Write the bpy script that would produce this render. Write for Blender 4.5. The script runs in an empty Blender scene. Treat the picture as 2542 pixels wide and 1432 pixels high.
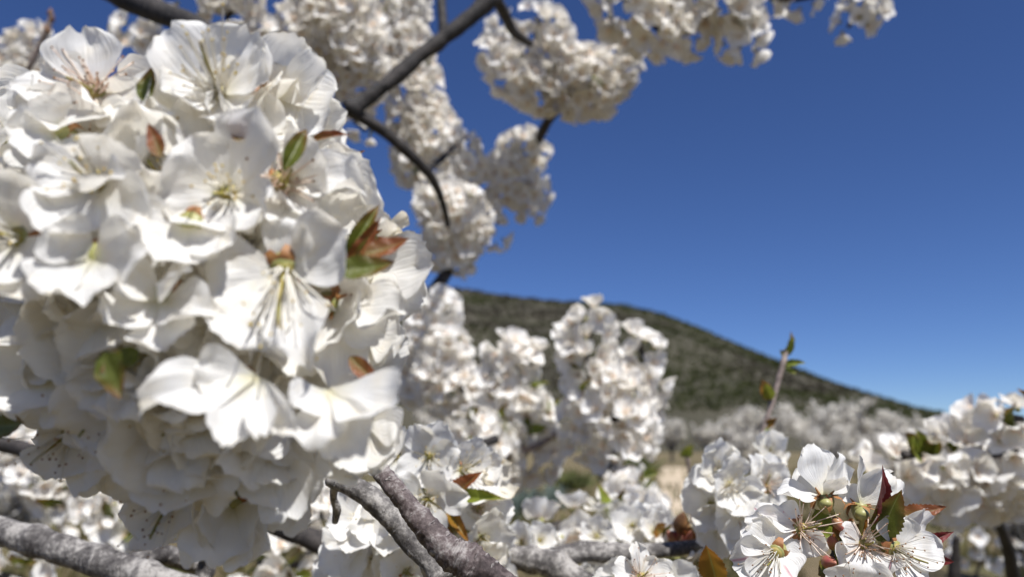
import bpy, bmesh, math, random
from mathutils import Vector, Matrix, noise

random.seed(7)
sc = bpy.context.scene
COL = sc.collection
R = math.radians

# ---------------------------------------------------------------- camera, world, sun
PW, PH = 2542.0, 1432.0
LENS, SENS = 26.0, 36.0
K = SENS / LENS / PW                       # metres per photo pixel at one metre
CAM = Vector((0.0, 0.0, 1.6))
PITCH = R(12.0)
cam = bpy.data.cameras.new('camera')
cam.lens = LENS
cam.sensor_width = SENS
cam.clip_start = 0.01
cam.clip_end = 6000
cam.dof.use_dof = True
cam.dof.focus_distance = 0.216
cam.dof.aperture_fstop = 12.0
camo = bpy.data.objects.new('camera', cam)
camo.location = CAM
camo.rotation_euler = (R(90) + PITCH, 0, 0)
COL.objects.link(camo)
sc.camera = camo
RIGHT = Vector((1, 0, 0))
FWD = Vector((0, math.cos(PITCH), math.sin(PITCH)))
UP = Vector((0, -math.sin(PITCH), math.cos(PITCH)))

SUN_EL, SUN_AZ = R(58), R(149)            # high, behind the photographer and to the right
world = bpy.data.worlds.new('World')
sc.world = world
world.use_nodes = True
nt = world.node_tree
nt.nodes.clear()
sky = nt.nodes.new('ShaderNodeTexSky')
sky.sky_type = 'NISHITA'
sky.sun_disc = False
sky.sun_elevation = SUN_EL
sky.sun_rotation = SUN_AZ
sky.altitude = 3000
sky.air_density = 1.0
sky.dust_density = 0.0
sky.ozone_density = 8.0
bg = nt.nodes.new('ShaderNodeBackground')
bg.inputs['Strength'].default_value = 0.070
wo = nt.nodes.new('ShaderNodeOutputWorld')
hs = nt.nodes.new('ShaderNodeHueSaturation')     # the deep clear blue of mountain air
hs.inputs['Saturation'].default_value = 1.07
hs.inputs['Hue'].default_value = 0.51
nt.links.new(sky.outputs[0], hs.inputs['Color'])
nt.links.new(hs.outputs[0], bg.inputs[0])
nt.links.new(bg.outputs[0], wo.inputs[0])

sd = bpy.data.lights.new('sun', 'SUN')
sd.energy = 4.6
sd.angle = R(0.5)
sd.color = (1.0, 0.975, 0.945)
so = bpy.data.objects.new('sun', sd)
to_sun = Vector((math.sin(SUN_AZ) * math.cos(SUN_EL), math.cos(SUN_AZ) * math.cos(SUN_EL), math.sin(SUN_EL)))
so.rotation_euler = to_sun.to_track_quat('Z', 'Y').to_euler()
so.location = (0, -5, 30)
COL.objects.link(so)

sc.view_settings.view_transform = 'Standard'
sc.view_settings.look = 'None'
sc.view_settings.gamma = 1
sc.view_settings.use_curve_mapping = False
sc.view_settings.exposure = 0.55
sc.render.engine = 'CYCLES'
sc.cycles.use_denoising = True
sc.cycles.max_bounces = 14
sc.cycles.diffuse_bounces = 10
sc.cycles.glossy_bounces = 2
sc.cycles.transmission_bounces = 10
sc.cycles.caustics_reflective = False
sc.cycles.caustics_refractive = False


def P(px, py, d):
    """world point seen at a photo pixel, d metres in front of the lens"""
    return CAM + FWD * d + RIGHT * ((px - PW / 2) * K * d) - UP * ((py - PH / 2) * K * d)


def camdir(v):
    """direction given as (right, up, towards the lens)"""
    return (RIGHT * v[0] + UP * v[1] - FWD * v[2]).normalized()


# ---------------------------------------------------------------- materials
def new_mat(name):
    m = bpy.data.materials.new(name)
    m.use_nodes = True
    m.node_tree.nodes.clear()
    return m, m.node_tree


def N(t, kind, **kw):
    n = t.nodes.new(kind)
    for k, v in kw.items():
        if k in n.inputs:
            n.inputs[k].default_value = v
        else:
            setattr(n, k, v)
    return n


def ramp(t, stops, interp='LINEAR'):
    n = t.nodes.new('ShaderNodeValToRGB')
    cr = n.color_ramp
    cr.interpolation = interp
    while len(cr.elements) < len(stops):
        cr.elements.new(0.5)
    for e, (p, c) in zip(cr.elements, stops):
        e.position = p
        e.color = (c[0], c[1], c[2], 1) if not isinstance(c, float) else (c, c, c, 1)
    return n


def petal_material(name, base, throat, edge, streak=None, transl=0.43, veins=0.5):
    m, t = new_mat(name)
    L = t.links.new
    uv = N(t, 'ShaderNodeUVMap')
    sep = N(t, 'ShaderNodeSeparateXYZ')
    L(uv.outputs[0], sep.inputs[0])
    along = ramp(t, [(0.0, throat), (0.16, tuple(0.35 * a + 0.65 * b for a, b in zip(throat, base))), (0.34, base), (0.93, base), (1.0, edge)])
    L(sep.outputs['Y'], along.inputs[0])
    # blotches of cream and the odd bruise
    tc = N(t, 'ShaderNodeTexCoord')
    oi = N(t, 'ShaderNodeObjectInfo')
    add = N(t, 'ShaderNodeVectorMath', operation='ADD')
    sc_ = N(t, 'ShaderNodeVectorMath', operation='SCALE')
    sc_.inputs['Scale'].default_value = 37.0
    L(oi.outputs['Random'], sc_.inputs[0])
    L(tc.outputs['Object'], add.inputs[0])
    L(sc_.outputs[0], add.inputs[1])
    nz = N(t, 'ShaderNodeTexNoise', Scale=170.0, Detail=3.0)
    L(add.outputs[0], nz.inputs['Vector'])
    rp = ramp(t, [(0.52, 0.0), (0.8, 1.0)])
    L(nz.outputs['Fac'], rp.inputs[0])
    mx = N(t, 'ShaderNodeMix', data_type='RGBA')
    L(rp.outputs[0], mx.inputs['Factor'])
    L(along.outputs[0], mx.inputs[6])
    mx.inputs[7].default_value = (base[0] * 0.97, base[1] * 0.92, base[2] * 0.82, 1)
    col = mx.outputs[2]
    if streak:
        ab = N(t, 'ShaderNodeMath', operation='SUBTRACT')
        L(sep.outputs['X'], ab.inputs[0])
        ab.inputs[1].default_value = 0.52
        ab2 = N(t, 'ShaderNodeMath', operation='ABSOLUTE')
        L(ab.outputs[0], ab2.inputs[0])
        r2 = ramp(t, [(0.0, 1.0), (0.05, 0.0)])
        L(ab2.outputs[0], r2.inputs[0])
        r3 = ramp(t, [(0.35, 0.0), (0.6, 1.0), (0.95, 1.0), (1.0, 0.3)])
        L(sep.outputs['Y'], r3.inputs[0])
        mu = N(t, 'ShaderNodeMath', operation='MULTIPLY')
        L(r2.outputs[0], mu.inputs[0])
        L(r3.outputs[0], mu.inputs[1])
        gate = ramp(t, [(0.62, 0.0), (0.66, 0.8)])
        L(oi.outputs['Random'], gate.inputs[0])
        mu2 = N(t, 'ShaderNodeMath', operation='MULTIPLY')
        L(mu.outputs[0], mu2.inputs[0])
        L(gate.outputs[0], mu2.inputs[1])
        mx2 = N(t, 'ShaderNodeMix', data_type='RGBA')
        L(mu2.outputs[0], mx2.inputs['Factor'])
        L(col, mx2.inputs[6])
        mx2.inputs[7].default_value = (*streak, 1)
        col = mx2.outputs[2]
    pr = N(t, 'ShaderNodeBsdfPrincipled', Roughness=0.48)
    pr.inputs['Specular IOR Level'].default_value = 0.32
    L(col, pr.inputs['Base Color'])
    tr = N(t, 'ShaderNodeBsdfTranslucent')
    wm = N(t, 'ShaderNodeMix', data_type='RGBA', blend_type='MULTIPLY')
    wm.inputs['Factor'].default_value = 1.0
    L(col, wm.inputs[6])
    wm.inputs[7].default_value = (1.0, 0.98, 0.93, 1)
    L(wm.outputs[2], tr.inputs['Color'])
    # veins: fine ridges fanning along the petal
    wv = N(t, 'ShaderNodeTexNoise', Scale=1.0, Detail=2.0)
    mp = N(t, 'ShaderNodeMapping')
    mp.inputs['Scale'].default_value = (26, 2.2, 1)
    L(uv.outputs[0], mp.inputs[0])
    L(mp.outputs[0], wv.inputs['Vector'])
    bp = N(t, 'ShaderNodeBump', Strength=veins, Distance=0.0006)
    L(wv.outputs['Fac'], bp.inputs['Height'])
    L(bp.outputs[0], pr.inputs['Normal'])
    L(bp.outputs[0], tr.inputs['Normal'])
    ms = N(t, 'ShaderNodeMixShader')
    ms.inputs[0].default_value = transl
    L(pr.outputs[0], ms.inputs[1])
    L(tr.outputs[0], ms.inputs[2])
    out = N(t, 'ShaderNodeOutputMaterial')
    L(ms.outputs[0], out.inputs[0])
    return m


def leaf_material(name, green, tip, amount):
    m, t = new_mat(name)
    L = t.links.new
    uv = N(t, 'ShaderNodeUVMap')
    sep = N(t, 'ShaderNodeSeparateXYZ')
    L(uv.outputs[0], sep.inputs[0])
    # tip and edges redder
    ex = N(t, 'ShaderNodeMath', operation='SUBTRACT')
    L(sep.outputs['X'], ex.inputs[0])
    ex.inputs[1].default_value = 0.5
    ea = N(t, 'ShaderNodeMath', operation='ABSOLUTE')
    L(ex.outputs[0], ea.inputs[0])
    ad = N(t, 'ShaderNodeMath', operation='ADD')
    L(ea.outputs[0], ad.inputs[0])
    L(sep.outputs['Y'], ad.inputs[1])
    nz = N(t, 'ShaderNodeTexNoise', Scale=7.0, Detail=4.0)
    L(uv.outputs[0], nz.inputs['Vector'])
    ad2 = N(t, 'ShaderNodeMath', operation='MULTIPLY_ADD')
    L(nz.outputs['Fac'], ad2.inputs[0])
    ad2.inputs[1].default_value = 0.5
    L(ad.outputs[0], ad2.inputs[2])
    r = ramp(t, [(max(0.0, 1.0 - amount), green), (min(1.0, 1.45 - amount), tip)])
    dv = N(t, 'ShaderNodeMath', operation='MULTIPLY')
    L(ad2.outputs[0], dv.inputs[0])
    dv.inputs[1].default_value = 0.62
    L(dv.outputs[0], r.inputs[0])
    # pale midrib
    mr = ramp(t, [(0.0, 1.0), (0.035, 0.0)])
    L(ea.outputs[0], mr.inputs[0])
    mx = N(t, 'ShaderNodeMix', data_type='RGBA')
    L(mr.outputs[0], mx.inputs['Factor'])
    L(r.outputs[0], mx.inputs[6])
    mx.inputs[7].default_value = (0.22, 0.24, 0.07, 1)
    pr = N(t, 'ShaderNodeBsdfPrincipled', Roughness=0.38)
    L(mx.outputs[2], pr.inputs['Base Color'])
    tr = N(t, 'ShaderNodeBsdfTranslucent')
    L(mx.outputs[2], tr.inputs['Color'])
    mp = N(t, 'ShaderNodeMapping')
    mp.inputs['Scale'].default_value = (14, 20, 1)
    L(uv.outputs[0], mp.inputs[0])
    vo = N(t, 'ShaderNodeTexVoronoi', Scale=1.0, feature='DISTANCE_TO_EDGE')
    L(mp.outputs[0], vo.inputs['Vector'])
    bp = N(t, 'ShaderNodeBump', Strength=0.35, Distance=0.0006)
    L(vo.outputs['Distance'], bp.inputs['Height'])
    L(bp.outputs[0], pr.inputs['Normal'])
    ms = N(t, 'ShaderNodeMixShader')
    ms.inputs[0].default_value = 0.4
    L(pr.outputs[0], ms.inputs[1])
    L(tr.outputs[0], ms.inputs[2])
    out = N(t, 'ShaderNodeOutputMaterial')
    L(ms.outputs[0], out.inputs[0])
    return m


def simple(name, c1, c2=None, scale=200.0, rough=0.6, transl=0.0, bump=0.0, detail=4.0, lo=0.35, hi=0.65, dist=0.001):
    m, t = new_mat(name)
    L = t.links.new
    tc = N(t, 'ShaderNodeTexCoord')
    nz = N(t, 'ShaderNodeTexNoise', Scale=scale, Detail=detail)
    L(tc.outputs['Object'], nz.inputs['Vector'])
    r = ramp(t, [(lo, c1), (hi, c2 or c1)])
    L(nz.outputs['Fac'], r.inputs[0])
    pr = N(t, 'ShaderNodeBsdfPrincipled', Roughness=rough)
    L(r.outputs[0], pr.inputs['Base Color'])
    if bump:
        bp = N(t, 'ShaderNodeBump', Strength=bump, Distance=dist)
        L(nz.outputs['Fac'], bp.inputs['Height'])
        L(bp.outputs[0], pr.inputs['Normal'])
    sh = pr.outputs[0]
    if transl:
        tr = N(t, 'ShaderNodeBsdfTranslucent')
        L(r.outputs[0], tr.inputs['Color'])
        ms = N(t, 'ShaderNodeMixShader')
        ms.inputs[0].default_value = transl
        L(sh, ms.inputs[1])
        L(tr.outputs[0], ms.inputs[2])
        sh = ms.outputs[0]
    out = N(t, 'ShaderNodeOutputMaterial')
    L(sh, out.inputs[0])
    return m


def bark_material(name, dark, mid, pale, scale=1.0):
    """UV x runs round the stem, y along it in metres"""
    m, t = new_mat(name)
    L = t.links.new
    tc = N(t, 'ShaderNodeTexCoord')
    uv = N(t, 'ShaderNodeUVMap')
    n1 = N(t, 'ShaderNodeTexNoise', Scale=120.0 * scale, Detail=8.0, Roughness=0.65)
    L(tc.outputs['Object'], n1.inputs['Vector'])
    n2 = N(t, 'ShaderNodeTexNoise', Scale=420.0 * scale, Detail=6.0, Roughness=0.7)
    L(tc.outputs['Object'], n2.inputs['Vector'])
    # short cross marks (lenticels), wide round the stem and thin along it
    mp = N(t, 'ShaderNodeMapping')
    mp.inputs['Scale'].default_value = (5.0, 340.0 * scale, 1)
    L(uv.outputs[0], mp.inputs[0])
    n3 = N(t, 'ShaderNodeTexNoise', Scale=1.0, Detail=2.0)
    L(mp.outputs[0], n3.inputs['Vector'])
    mxn = N(t, 'ShaderNodeMath', operation='MULTIPLY_ADD')
    L(n2.outputs['Fac'], mxn.inputs[0])
    mxn.inputs[1].default_value = 0.55
    ml = N(t, 'ShaderNodeMath', operation='MULTIPLY')
    L(n1.outputs['Fac'], ml.inputs[0])
    ml.inputs[1].default_value = 0.45
    L(ml.outputs[0], mxn.inputs[2])
    n4 = N(t, 'ShaderNodeTexNoise', Scale=38.0 * scale, Detail=4.0, Roughness=0.6)
    L(tc.outputs['Object'], n4.inputs['Vector'])
    bl = N(t, 'ShaderNodeMath', operation='MULTIPLY_ADD')
    L(n4.outputs['Fac'], bl.inputs[0])
    bl.inputs[1].default_value = 0.55
    bl.inputs[2].default_value = -0.275
    bs = N(t, 'ShaderNodeMath', operation='ADD')
    L(mxn.outputs[0], bs.inputs[0])
    L(bl.outputs[0], bs.inputs[1])
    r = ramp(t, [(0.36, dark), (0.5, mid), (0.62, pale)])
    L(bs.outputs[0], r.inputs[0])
    r3 = ramp(t, [(0.6, 0.0), (0.7, 0.75)])
    L(n3.outputs['Fac'], r3.inputs[0])
    mx = N(t, 'ShaderNodeMix', data_type='RGBA')
    L(r3.outputs[0], mx.inputs['Factor'])
    L(r.outputs[0], mx.inputs[6])
    mx.inputs[7].default_value = (pale[0] * 1.2, pale[1] * 1.2, pale[2] * 1.2, 1)
    pr = N(t, 'ShaderNodeBsdfPrincipled', Roughness=0.75)
    L(mx.outputs[2], pr.inputs['Base Color'])
    ht = N(t, 'ShaderNodeMath', operation='ADD')
    L(mxn.outputs[0], ht.inputs[0])
    L(r3.outputs[0], ht.inputs[1])
    bp = N(t, 'ShaderNodeBump', Strength=0.8, Distance=0.0012 / scale)
    L(ht.outputs[0], bp.inputs['Height'])
    L(bp.outputs[0], pr.inputs['Normal'])
    out = N(t, 'ShaderNodeOutputMaterial')
    L(pr.outputs[0], out.inputs[0])
    return m


M = {}
M['petal'] = petal_material('petal_white', (0.88, 0.872, 0.845), (0.82, 0.78, 0.55), (0.87, 0.855, 0.81))
M['petal_streak'] = petal_material('petal_pink_streak', (0.88, 0.872, 0.85), (0.82, 0.74, 0.64), (0.86, 0.83, 0.78), streak=(0.62, 0.22, 0.30), veins=0.4)
M['petal_cream'] = petal_material('petal_cream_wilting', (0.84, 0.80, 0.70), (0.80, 0.62, 0.42), (0.78, 0.66, 0.45))
M['petal_far'] = petal_material('petal_distant', (0.89, 0.88, 0.855), (0.86, 0.76, 0.64), (0.88, 0.86, 0.82), transl=0.42, veins=0.05)
M['filament'] = simple('stamen_filament', (0.88, 0.86, 0.80), (0.84, 0.80, 0.70), 300, 0.5, 0.3)
M['filament_pink'] = simple('stamen_filament_pink', (0.87, 0.70, 0.57), (0.88, 0.80, 0.70), 300, 0.5, 0.3)
M['tuft_far'] = simple('distant_stamens', (0.80, 0.62, 0.48), (0.86, 0.78, 0.66), 300, 0.5, 0.4)
M['anther'] = simple('anther_yellow', (0.62, 0.48, 0.12), (0.45, 0.30, 0.08), 500, 0.7)
M['anther_dry'] = simple('anther_dry_brown', (0.20, 0.10, 0.045), (0.34, 0.18, 0.08), 500, 0.8)
M['throat'] = simple('flower_throat', (0.28, 0.27, 0.05), (0.40, 0.30, 0.10), 600, 0.6, 0.2)
M['calyx'] = simple('calyx_green', (0.30, 0.30, 0.09), (0.38, 0.36, 0.14), 350, 0.45, 0.15)
M['sepal'] = simple('sepal_rust', (0.33, 0.13, 0.045), (0.42, 0.22, 0.08), 300, 0.6, 0.25, 0.3)
M['bud'] = simple('bud_crimson', (0.34, 0.07, 0.08), (0.40, 0.22, 0.10), 160, 0.4, 0.1)
M['scale'] = simple('bud_scale_brown', (0.12, 0.055, 0.025), (0.26, 0.13, 0.05), 260, 0.6, 0.1, 0.3)
M['leaf'] = leaf_material('leaf_green', (0.115, 0.135, 0.018), (0.20, 0.085, 0.025), 0.42)
M['leaf_bronze'] = leaf_material('leaf_bronze', (0.20, 0.13, 0.03), (0.26, 0.085, 0.03), 0.75)
M['leaf_red'] = leaf_material('leaf_red', (0.17, 0.045, 0.035), (0.20, 0.03, 0.03), 0.8)
M['leaf_amber'] = leaf_material('leaf_amber', (0.26, 0.15, 0.018), (0.30, 0.13, 0.02), 0.6)
M['leaf_lime'] = leaf_material('leaf_lime', (0.22, 0.26, 0.035), (0.25, 0.2, 0.04), 0.3)
M['bark_grey'] = bark_material('bark_grey_lichen', (0.02, 0.016, 0.015), (0.105, 0.096, 0.09), (0.34, 0.32, 0.295))
M['bark_stub'] = bark_material('bark_purple_grey', (0.028, 0.018, 0.017), (0.105, 0.08, 0.077), (0.30, 0.275, 0.26), 1.3)
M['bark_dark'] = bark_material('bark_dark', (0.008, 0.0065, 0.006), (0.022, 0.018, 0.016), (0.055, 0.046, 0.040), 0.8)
M['bark_twig'] = simple('twig_bark', (0.14, 0.105, 0.09), (0.30, 0.24, 0.21), 250, 0.7, 0, 0.4)

# ---------------------------------------------------------------- object helpers
WORLD = {}


def new_object(name, data, parent=None, world=None):
    o = bpy.data.objects.new(name, data)
    COL.objects.link(o)
    w = world.copy() if world is not None else Matrix()
    if parent is not None:
        o.parent = parent
        o.matrix_basis = WORLD[parent.name].inverted() @ w
    else:
        o.matrix_basis = w
    WORLD[o.name] = w
    return o


def thing(name, label, cat, loc, group=None):
    o = new_object(name, None, None, Matrix.Translation(loc))
    o.empty_display_size = 0.02
    o['label'] = label
    o['category'] = cat
    if group:
        o['group'] = group
    return o


def mesh(name, verts, faces, mats, mat_idx=None, uvs=None, smooth=True):
    me = bpy.data.meshes.new(name)
    me.from_pydata([tuple(v) for v in verts], [], faces)
    for m in mats:
        me.materials.append(m)
    if mat_idx:
        me.polygons.foreach_set('material_index', mat_idx)
    if smooth:
        me.polygons.foreach_set('use_smooth', [True] * len(me.polygons))
    if uvs:
        lay = me.uv_layers.new(name='UVMap')
        flat = []
        for l in me.loops:
            flat.extend(uvs[l.vertex_index])
        lay.data.foreach_set('uv', flat)
    me.update()
    return me


def frame(loc, y_dir, z_hint, sx=1, sy=1, sz=1):
    y = y_dir.normalized()
    z = z_hint - y * z_hint.dot(y)
    if z.length < 1e-6:
        z = y.orthogonal()
    z.normalize()
    x = y.cross(z)
    m = Matrix(((x.x, y.x, z.x, loc.x), (x.y, y.y, z.y, loc.y), (x.z, y.z, z.z, loc.z), (0, 0, 0, 1)))
    return m @ Matrix.Diagonal((sx, sy, sz, 1))


def axis_frame(loc, z_dir, roll=0.0, s=1.0):
    return Matrix.Translation(loc) @ z_dir.to_track_quat('Z', 'Y').to_matrix().to_4x4() @ Matrix.Rotation(roll, 4, 'Z') @ Matrix.Scale(s, 4)


class MB:
    def __init__(self):
        self.v, self.f, self.m, self.uv = [], [], [], []

    def add(self, verts, faces, mi=0, uvs=None, mat=None):
        b = len(self.v)
        self.v += [mat @ Vector(p) if mat else Vector(p) for p in verts]
        self.f += [tuple(b + i for i in q) for q in faces]
        self.m += [mi] * len(faces)
        self.uv += uvs or [(0.5, 0.5)] * len(verts)

    def build(self, name, mats, smooth=True):
        return mesh(name, self.v, self.f, mats, self.m, self.uv, smooth)


def catmull(pts, n):
    pts = [Vector(p) for p in pts]
    if len(pts) == 2:
        return [pts[0].lerp(pts[1], i / n) for i in range(n + 1)]
    ext = [pts[0] * 2 - pts[1]] + pts + [pts[-1] * 2 - pts[-2]]
    out = []
    segs = len(pts) - 1
    for i in range(n + 1):
        s = i / n * segs
        k = min(int(s), segs - 1)
        t = s - k
        a, b, c, d = ext[k], ext[k + 1], ext[k + 2], ext[k + 3]
        out.append(0.5 * ((2 * b) + (c - a) * t + (2 * a - 5 * b + 4 * c - d) * t * t + (3 * b - a - 3 * c + d) * t ** 3))
    return out


def lerp_list(vals, t):
    s = t * (len(vals) - 1)
    k = min(int(s), len(vals) - 2)
    return vals[k] + (vals[k + 1] - vals[k]) * (s - k)


def tube(mb, pts, radii, n=24, sides=10, rough=0.0, freq=60.0, knots=(), mi=0, cap=True, seed=0.0):
    """a stem along pts; rough = relative bumpiness, knots = [(t, gain, width)] swollen rings"""
    path = catmull(pts, n)
    verts, uvs, faces = [], [], []
    nrm = None
    run = 0.0
    for i, p in enumerate(path):
        tan = (path[min(i + 1, n)] - path[max(i - 1, 0)]).normalized()
        nrm = tan.orthogonal().normalized() if nrm is None else (nrm - tan * nrm.dot(tan)).normalized()
        bi = tan.cross(nrm)
        t = i / n
        r = lerp_list(radii, t)
        for kt, g, w in knots:
            r *= 1 + g * math.exp(-((t - kt) / w) ** 2)
        if i:
            run += (p - path[i - 1]).length
        for s in range(sides + 1):
            a = 2 * math.pi * (s % sides) / sides
            dirv = nrm * math.cos(a) + bi * math.sin(a)
            q = p + dirv * r
            if rough:
                q = p + dirv * (r * (1 + rough * noise.noise((q + Vector((seed, seed, seed))) * freq) + 0.5 * rough * noise.noise(q * freq * 2.7)))
            verts.append(q)
            uvs.append((s / sides, run))
    w = sides + 1
    for i in range(n):
        for s in range(sides):
            faces.append((i * w + s, i * w + s + 1, (i + 1) * w + s + 1, (i + 1) * w + s))
    if cap:
        faces.append(tuple(range(sides - 1, -1, -1)))
        faces.append(tuple(n * w + s for s in range(sides)))
    mb.add(verts, faces, mi, uvs)
    return path


# ---------------------------------------------------------------- petals, blossoms, leaves
PL = 0.0165      # petal length


def petal_grid(rng, nu, nv, bend, cup, wave, curl_tip=0.0, width=0.47, notch=0.06, twist=0.0, L=PL, crumple=0.055):
    W = width * L
    verts, uvs, faces = [], [], []
    f1, f2, f3 = (rng.uniform(0, 6.28) for _ in range(3))
    k1 = rng.uniform(4.5, 8.5)
    k2 = rng.uniform(2.0, 3.6)
    skew = rng.uniform(-0.09, 0.09)
    off = Vector((rng.uniform(0, 50), rng.uniform(0, 50), rng.uniform(0, 50)))
    # spine
    sy, sz, th = [0.0], [0.0], []
    for j in range(nv + 1):
        v = j / nv
        th.append(bend * (v - 0.25) + curl_tip * max(0.0, v - 0.62) ** 1.5 * 4)
    for j in range(nv):
        a = 0.5 * (th[j] + th[j + 1])
        sy.append(sy[-1] + math.cos(a) * L / nv)
        sz.append(sz[-1] + math.sin(a) * L / nv)
    for j in range(nv + 1):
        v = j / nv
        s = min(1.0, v / 0.58)
        grow = 0.13 + 0.87 * (s * s * (3 - 2 * s)) ** 0.8
        fall = 1.0 if v < 0.58 else math.sqrt(max(0.0, 1 - ((v - 0.58) / 0.42) ** 2 * 0.72))
        h = W * grow * fall
        for i in range(nu + 1):
            u = i / nu * 2 - 1
            x = u * h * (1 + 0.04 * math.sin(9 * v + f2 * (1 if u > 0 else 2)))
            dy = -0.15 * L * (abs(u) ** 2.2) * v ** 5 - notch * L * math.exp(-((u - skew * 3) / 0.16) ** 2) * v ** 8
            dy += 0.022 * L * math.sin(11 * u + f3) * v ** 6
            z = cup * (u * u) * h * (0.35 + 0.65 * v)
            e = abs(u) ** 1.6 * v ** 1.3
            z += wave * L * e * math.sin(k1 * v + f1 + (2.1 if u > 0 else 0.0))
            z += wave * 0.75 * L * v ** 3 * math.sin(k2 * u * 1.6 + f2)
            p = Vector((x + skew * L * v * v, sy[j] + dy * math.cos(th[j]), sz[j] + dy * math.sin(th[j])))
            p.z += z + crumple * L * noise.noise(Vector((x, sy[j], 0)) * 240 + off) * v + 0.45 * crumple * L * noise.noise(Vector((x, sy[j], 0)) * 620 + off) * v
            a = twist * u * v
            p.z += a * h * 0.6
            verts.append(p)
            uvs.append((i / nu, v))
    w = nu + 1
    for j in range(nv):
        for i in range(nu):
            faces.append((j * w + i, j * w + i + 1, (j + 1) * w + i + 1, (j + 1) * w + i))
    return verts, faces, uvs


rp_ = random.Random(21)
PETALS = {}
for key in ('petal', 'petal_streak', 'petal_cream', 'petal_broad'):
    lst = []
    rr = random.Random({'petal': 33, 'petal_broad': 71}.get(key, 55))
    for k in range({'petal': 14, 'petal_broad': 22}.get(key, 6)):
        if key == 'petal_cream':
            g = petal_grid(rr, 12, 16, rr.uniform(0.8, 1.5), rr.uniform(0.4, 0.8), rr.uniform(0.08, 0.13), rr.uniform(-0.5, 1.0), 0.36)
        elif key == 'petal_broad':
            g = petal_grid(rr, 14, 18, rr.uniform(0.15, 1.15), rr.uniform(0.1, 0.55), rr.uniform(0.06, 0.125),
                           rr.choice([0, 0.7, -1.2, -1.7, -0.8, -1.5, 0.4]), rr.uniform(0.49, 0.58), rr.uniform(0.0, 0.08), rr.uniform(-0.6, 0.6), crumple=0.075)
        else:
            g = petal_grid(rr, 12, 16, rr.uniform(-0.15, 0.85), rr.uniform(0.12, 0.5), rr.uniform(0.035, 0.10),
                           rr.choice([0, 0, -0.9, 0.5, -1.4]), rr.uniform(0.44, 0.52), rr.uniform(0.01, 0.10), rr.uniform(-0.4, 0.4))
        lst.append(mesh('petal', *g[:2], [M['petal' if key == 'petal_broad' else key]], None, g[2]))
    PETALS[key] = lst


def blob(mb, mat, r, mi, seg=6, rings=4, prof=None):
    v, f = [], []
    for j in range(rings + 1):
        t = j / rings
        rr = r * (prof(t) if prof else math.sin(math.pi * (0.02 + 0.96 * t)))
        z = -r + 2 * r * t
        for s in range(seg):
            a = 6.2832 * s / seg
            v.append((rr * math.cos(a), rr * math.sin(a), z))
    for j in range(rings):
        for s in range(seg):
            s2 = (s + 1) % seg
            f.append((j * seg + s, j * seg + s2, (j + 1) * seg + s2, (j + 1) * seg + s))
    f.append(tuple(range(seg - 1, -1, -1)))
    f.append(tuple(rings * seg + s for s in range(seg)))
    mb.add(v, f, mi, None, mat)


def stamen_mesh(seed, n, lmin, lmax, spread, fil, anth, droop=0.0, thick=0.00016):
    rng = random.Random(seed)
    mb = MB()
    blob(mb, Matrix.Translation((0, 0, 0.0003)) @ Matrix.Scale(0.5, 4, (0, 0, 1)), 0.0021, 2, 8, 4)
    for k in range(n):
        a = rng.uniform(0, 6.283)
        tilt = spread * math.sqrt(rng.random())
        ln = rng.uniform(lmin, lmax)
        d = Vector((math.cos(a) * math.sin(tilt), math.sin(a) * math.sin(tilt), math.cos(tilt)))
        p0 = Vector((math.cos(a), math.sin(a), 0)) * 0.0014 * rng.random() ** 0.5
        side = Vector((rng.uniform(-1, 1), rng.uniform(-1, 1), rng.uniform(-1, 1))) * ln * (0.6 if spread > 1 else 0.26)
        p1 = p0 + d * ln * 0.5 + side * 0.4
        p2 = p0 + d * ln + side + Vector((0, droop * ln, 0))
        tube(mb, [p0, p1, p2], [thick * 1.15, thick], 5, 4, 0, mi=0)
        blob(mb, Matrix.Translation(p2) @ Matrix.Rotation(rng.uniform(0, 3), 4, 'X'), rng.uniform(0.00024, 0.00034), 1, 5, 3)
    # the pistil
    tube(mb, [Vector((0, 0, 0)), Vector((0.0004, 0, lmax * 0.55)), Vector((0.001, 0.0006, lmax * 0.95))], [0.0004, 0.00025], 5, 5, 0, mi=2)
    return mb.build('stamen_tuft', [fil, anth, M['throat']])


STAMENS = [stamen_mesh(s, 20, 0.004, 0.0085, 0.75, M['filament'], M['anther']) for s in (1, 2, 3)]
STAMENS_LONG = [stamen_mesh(s, 26, 0.008, 0.0155, 0.5, M['filament'], M['anther']) for s in (4, 5)]
STAMENS_PINK = [stamen_mesh(s, 42, 0.003, 0.0075, 1.25, M['filament_pink'], M['anther_dry'], 0, 0.00015) for s in (6, 7)]
STAMENS_FINE = [stamen_mesh(s, 24, 0.005, 0.0105, 0.7, M['filament'], M['anther_dry'], 0, 0.00013) for s in (8, 9)]


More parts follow.
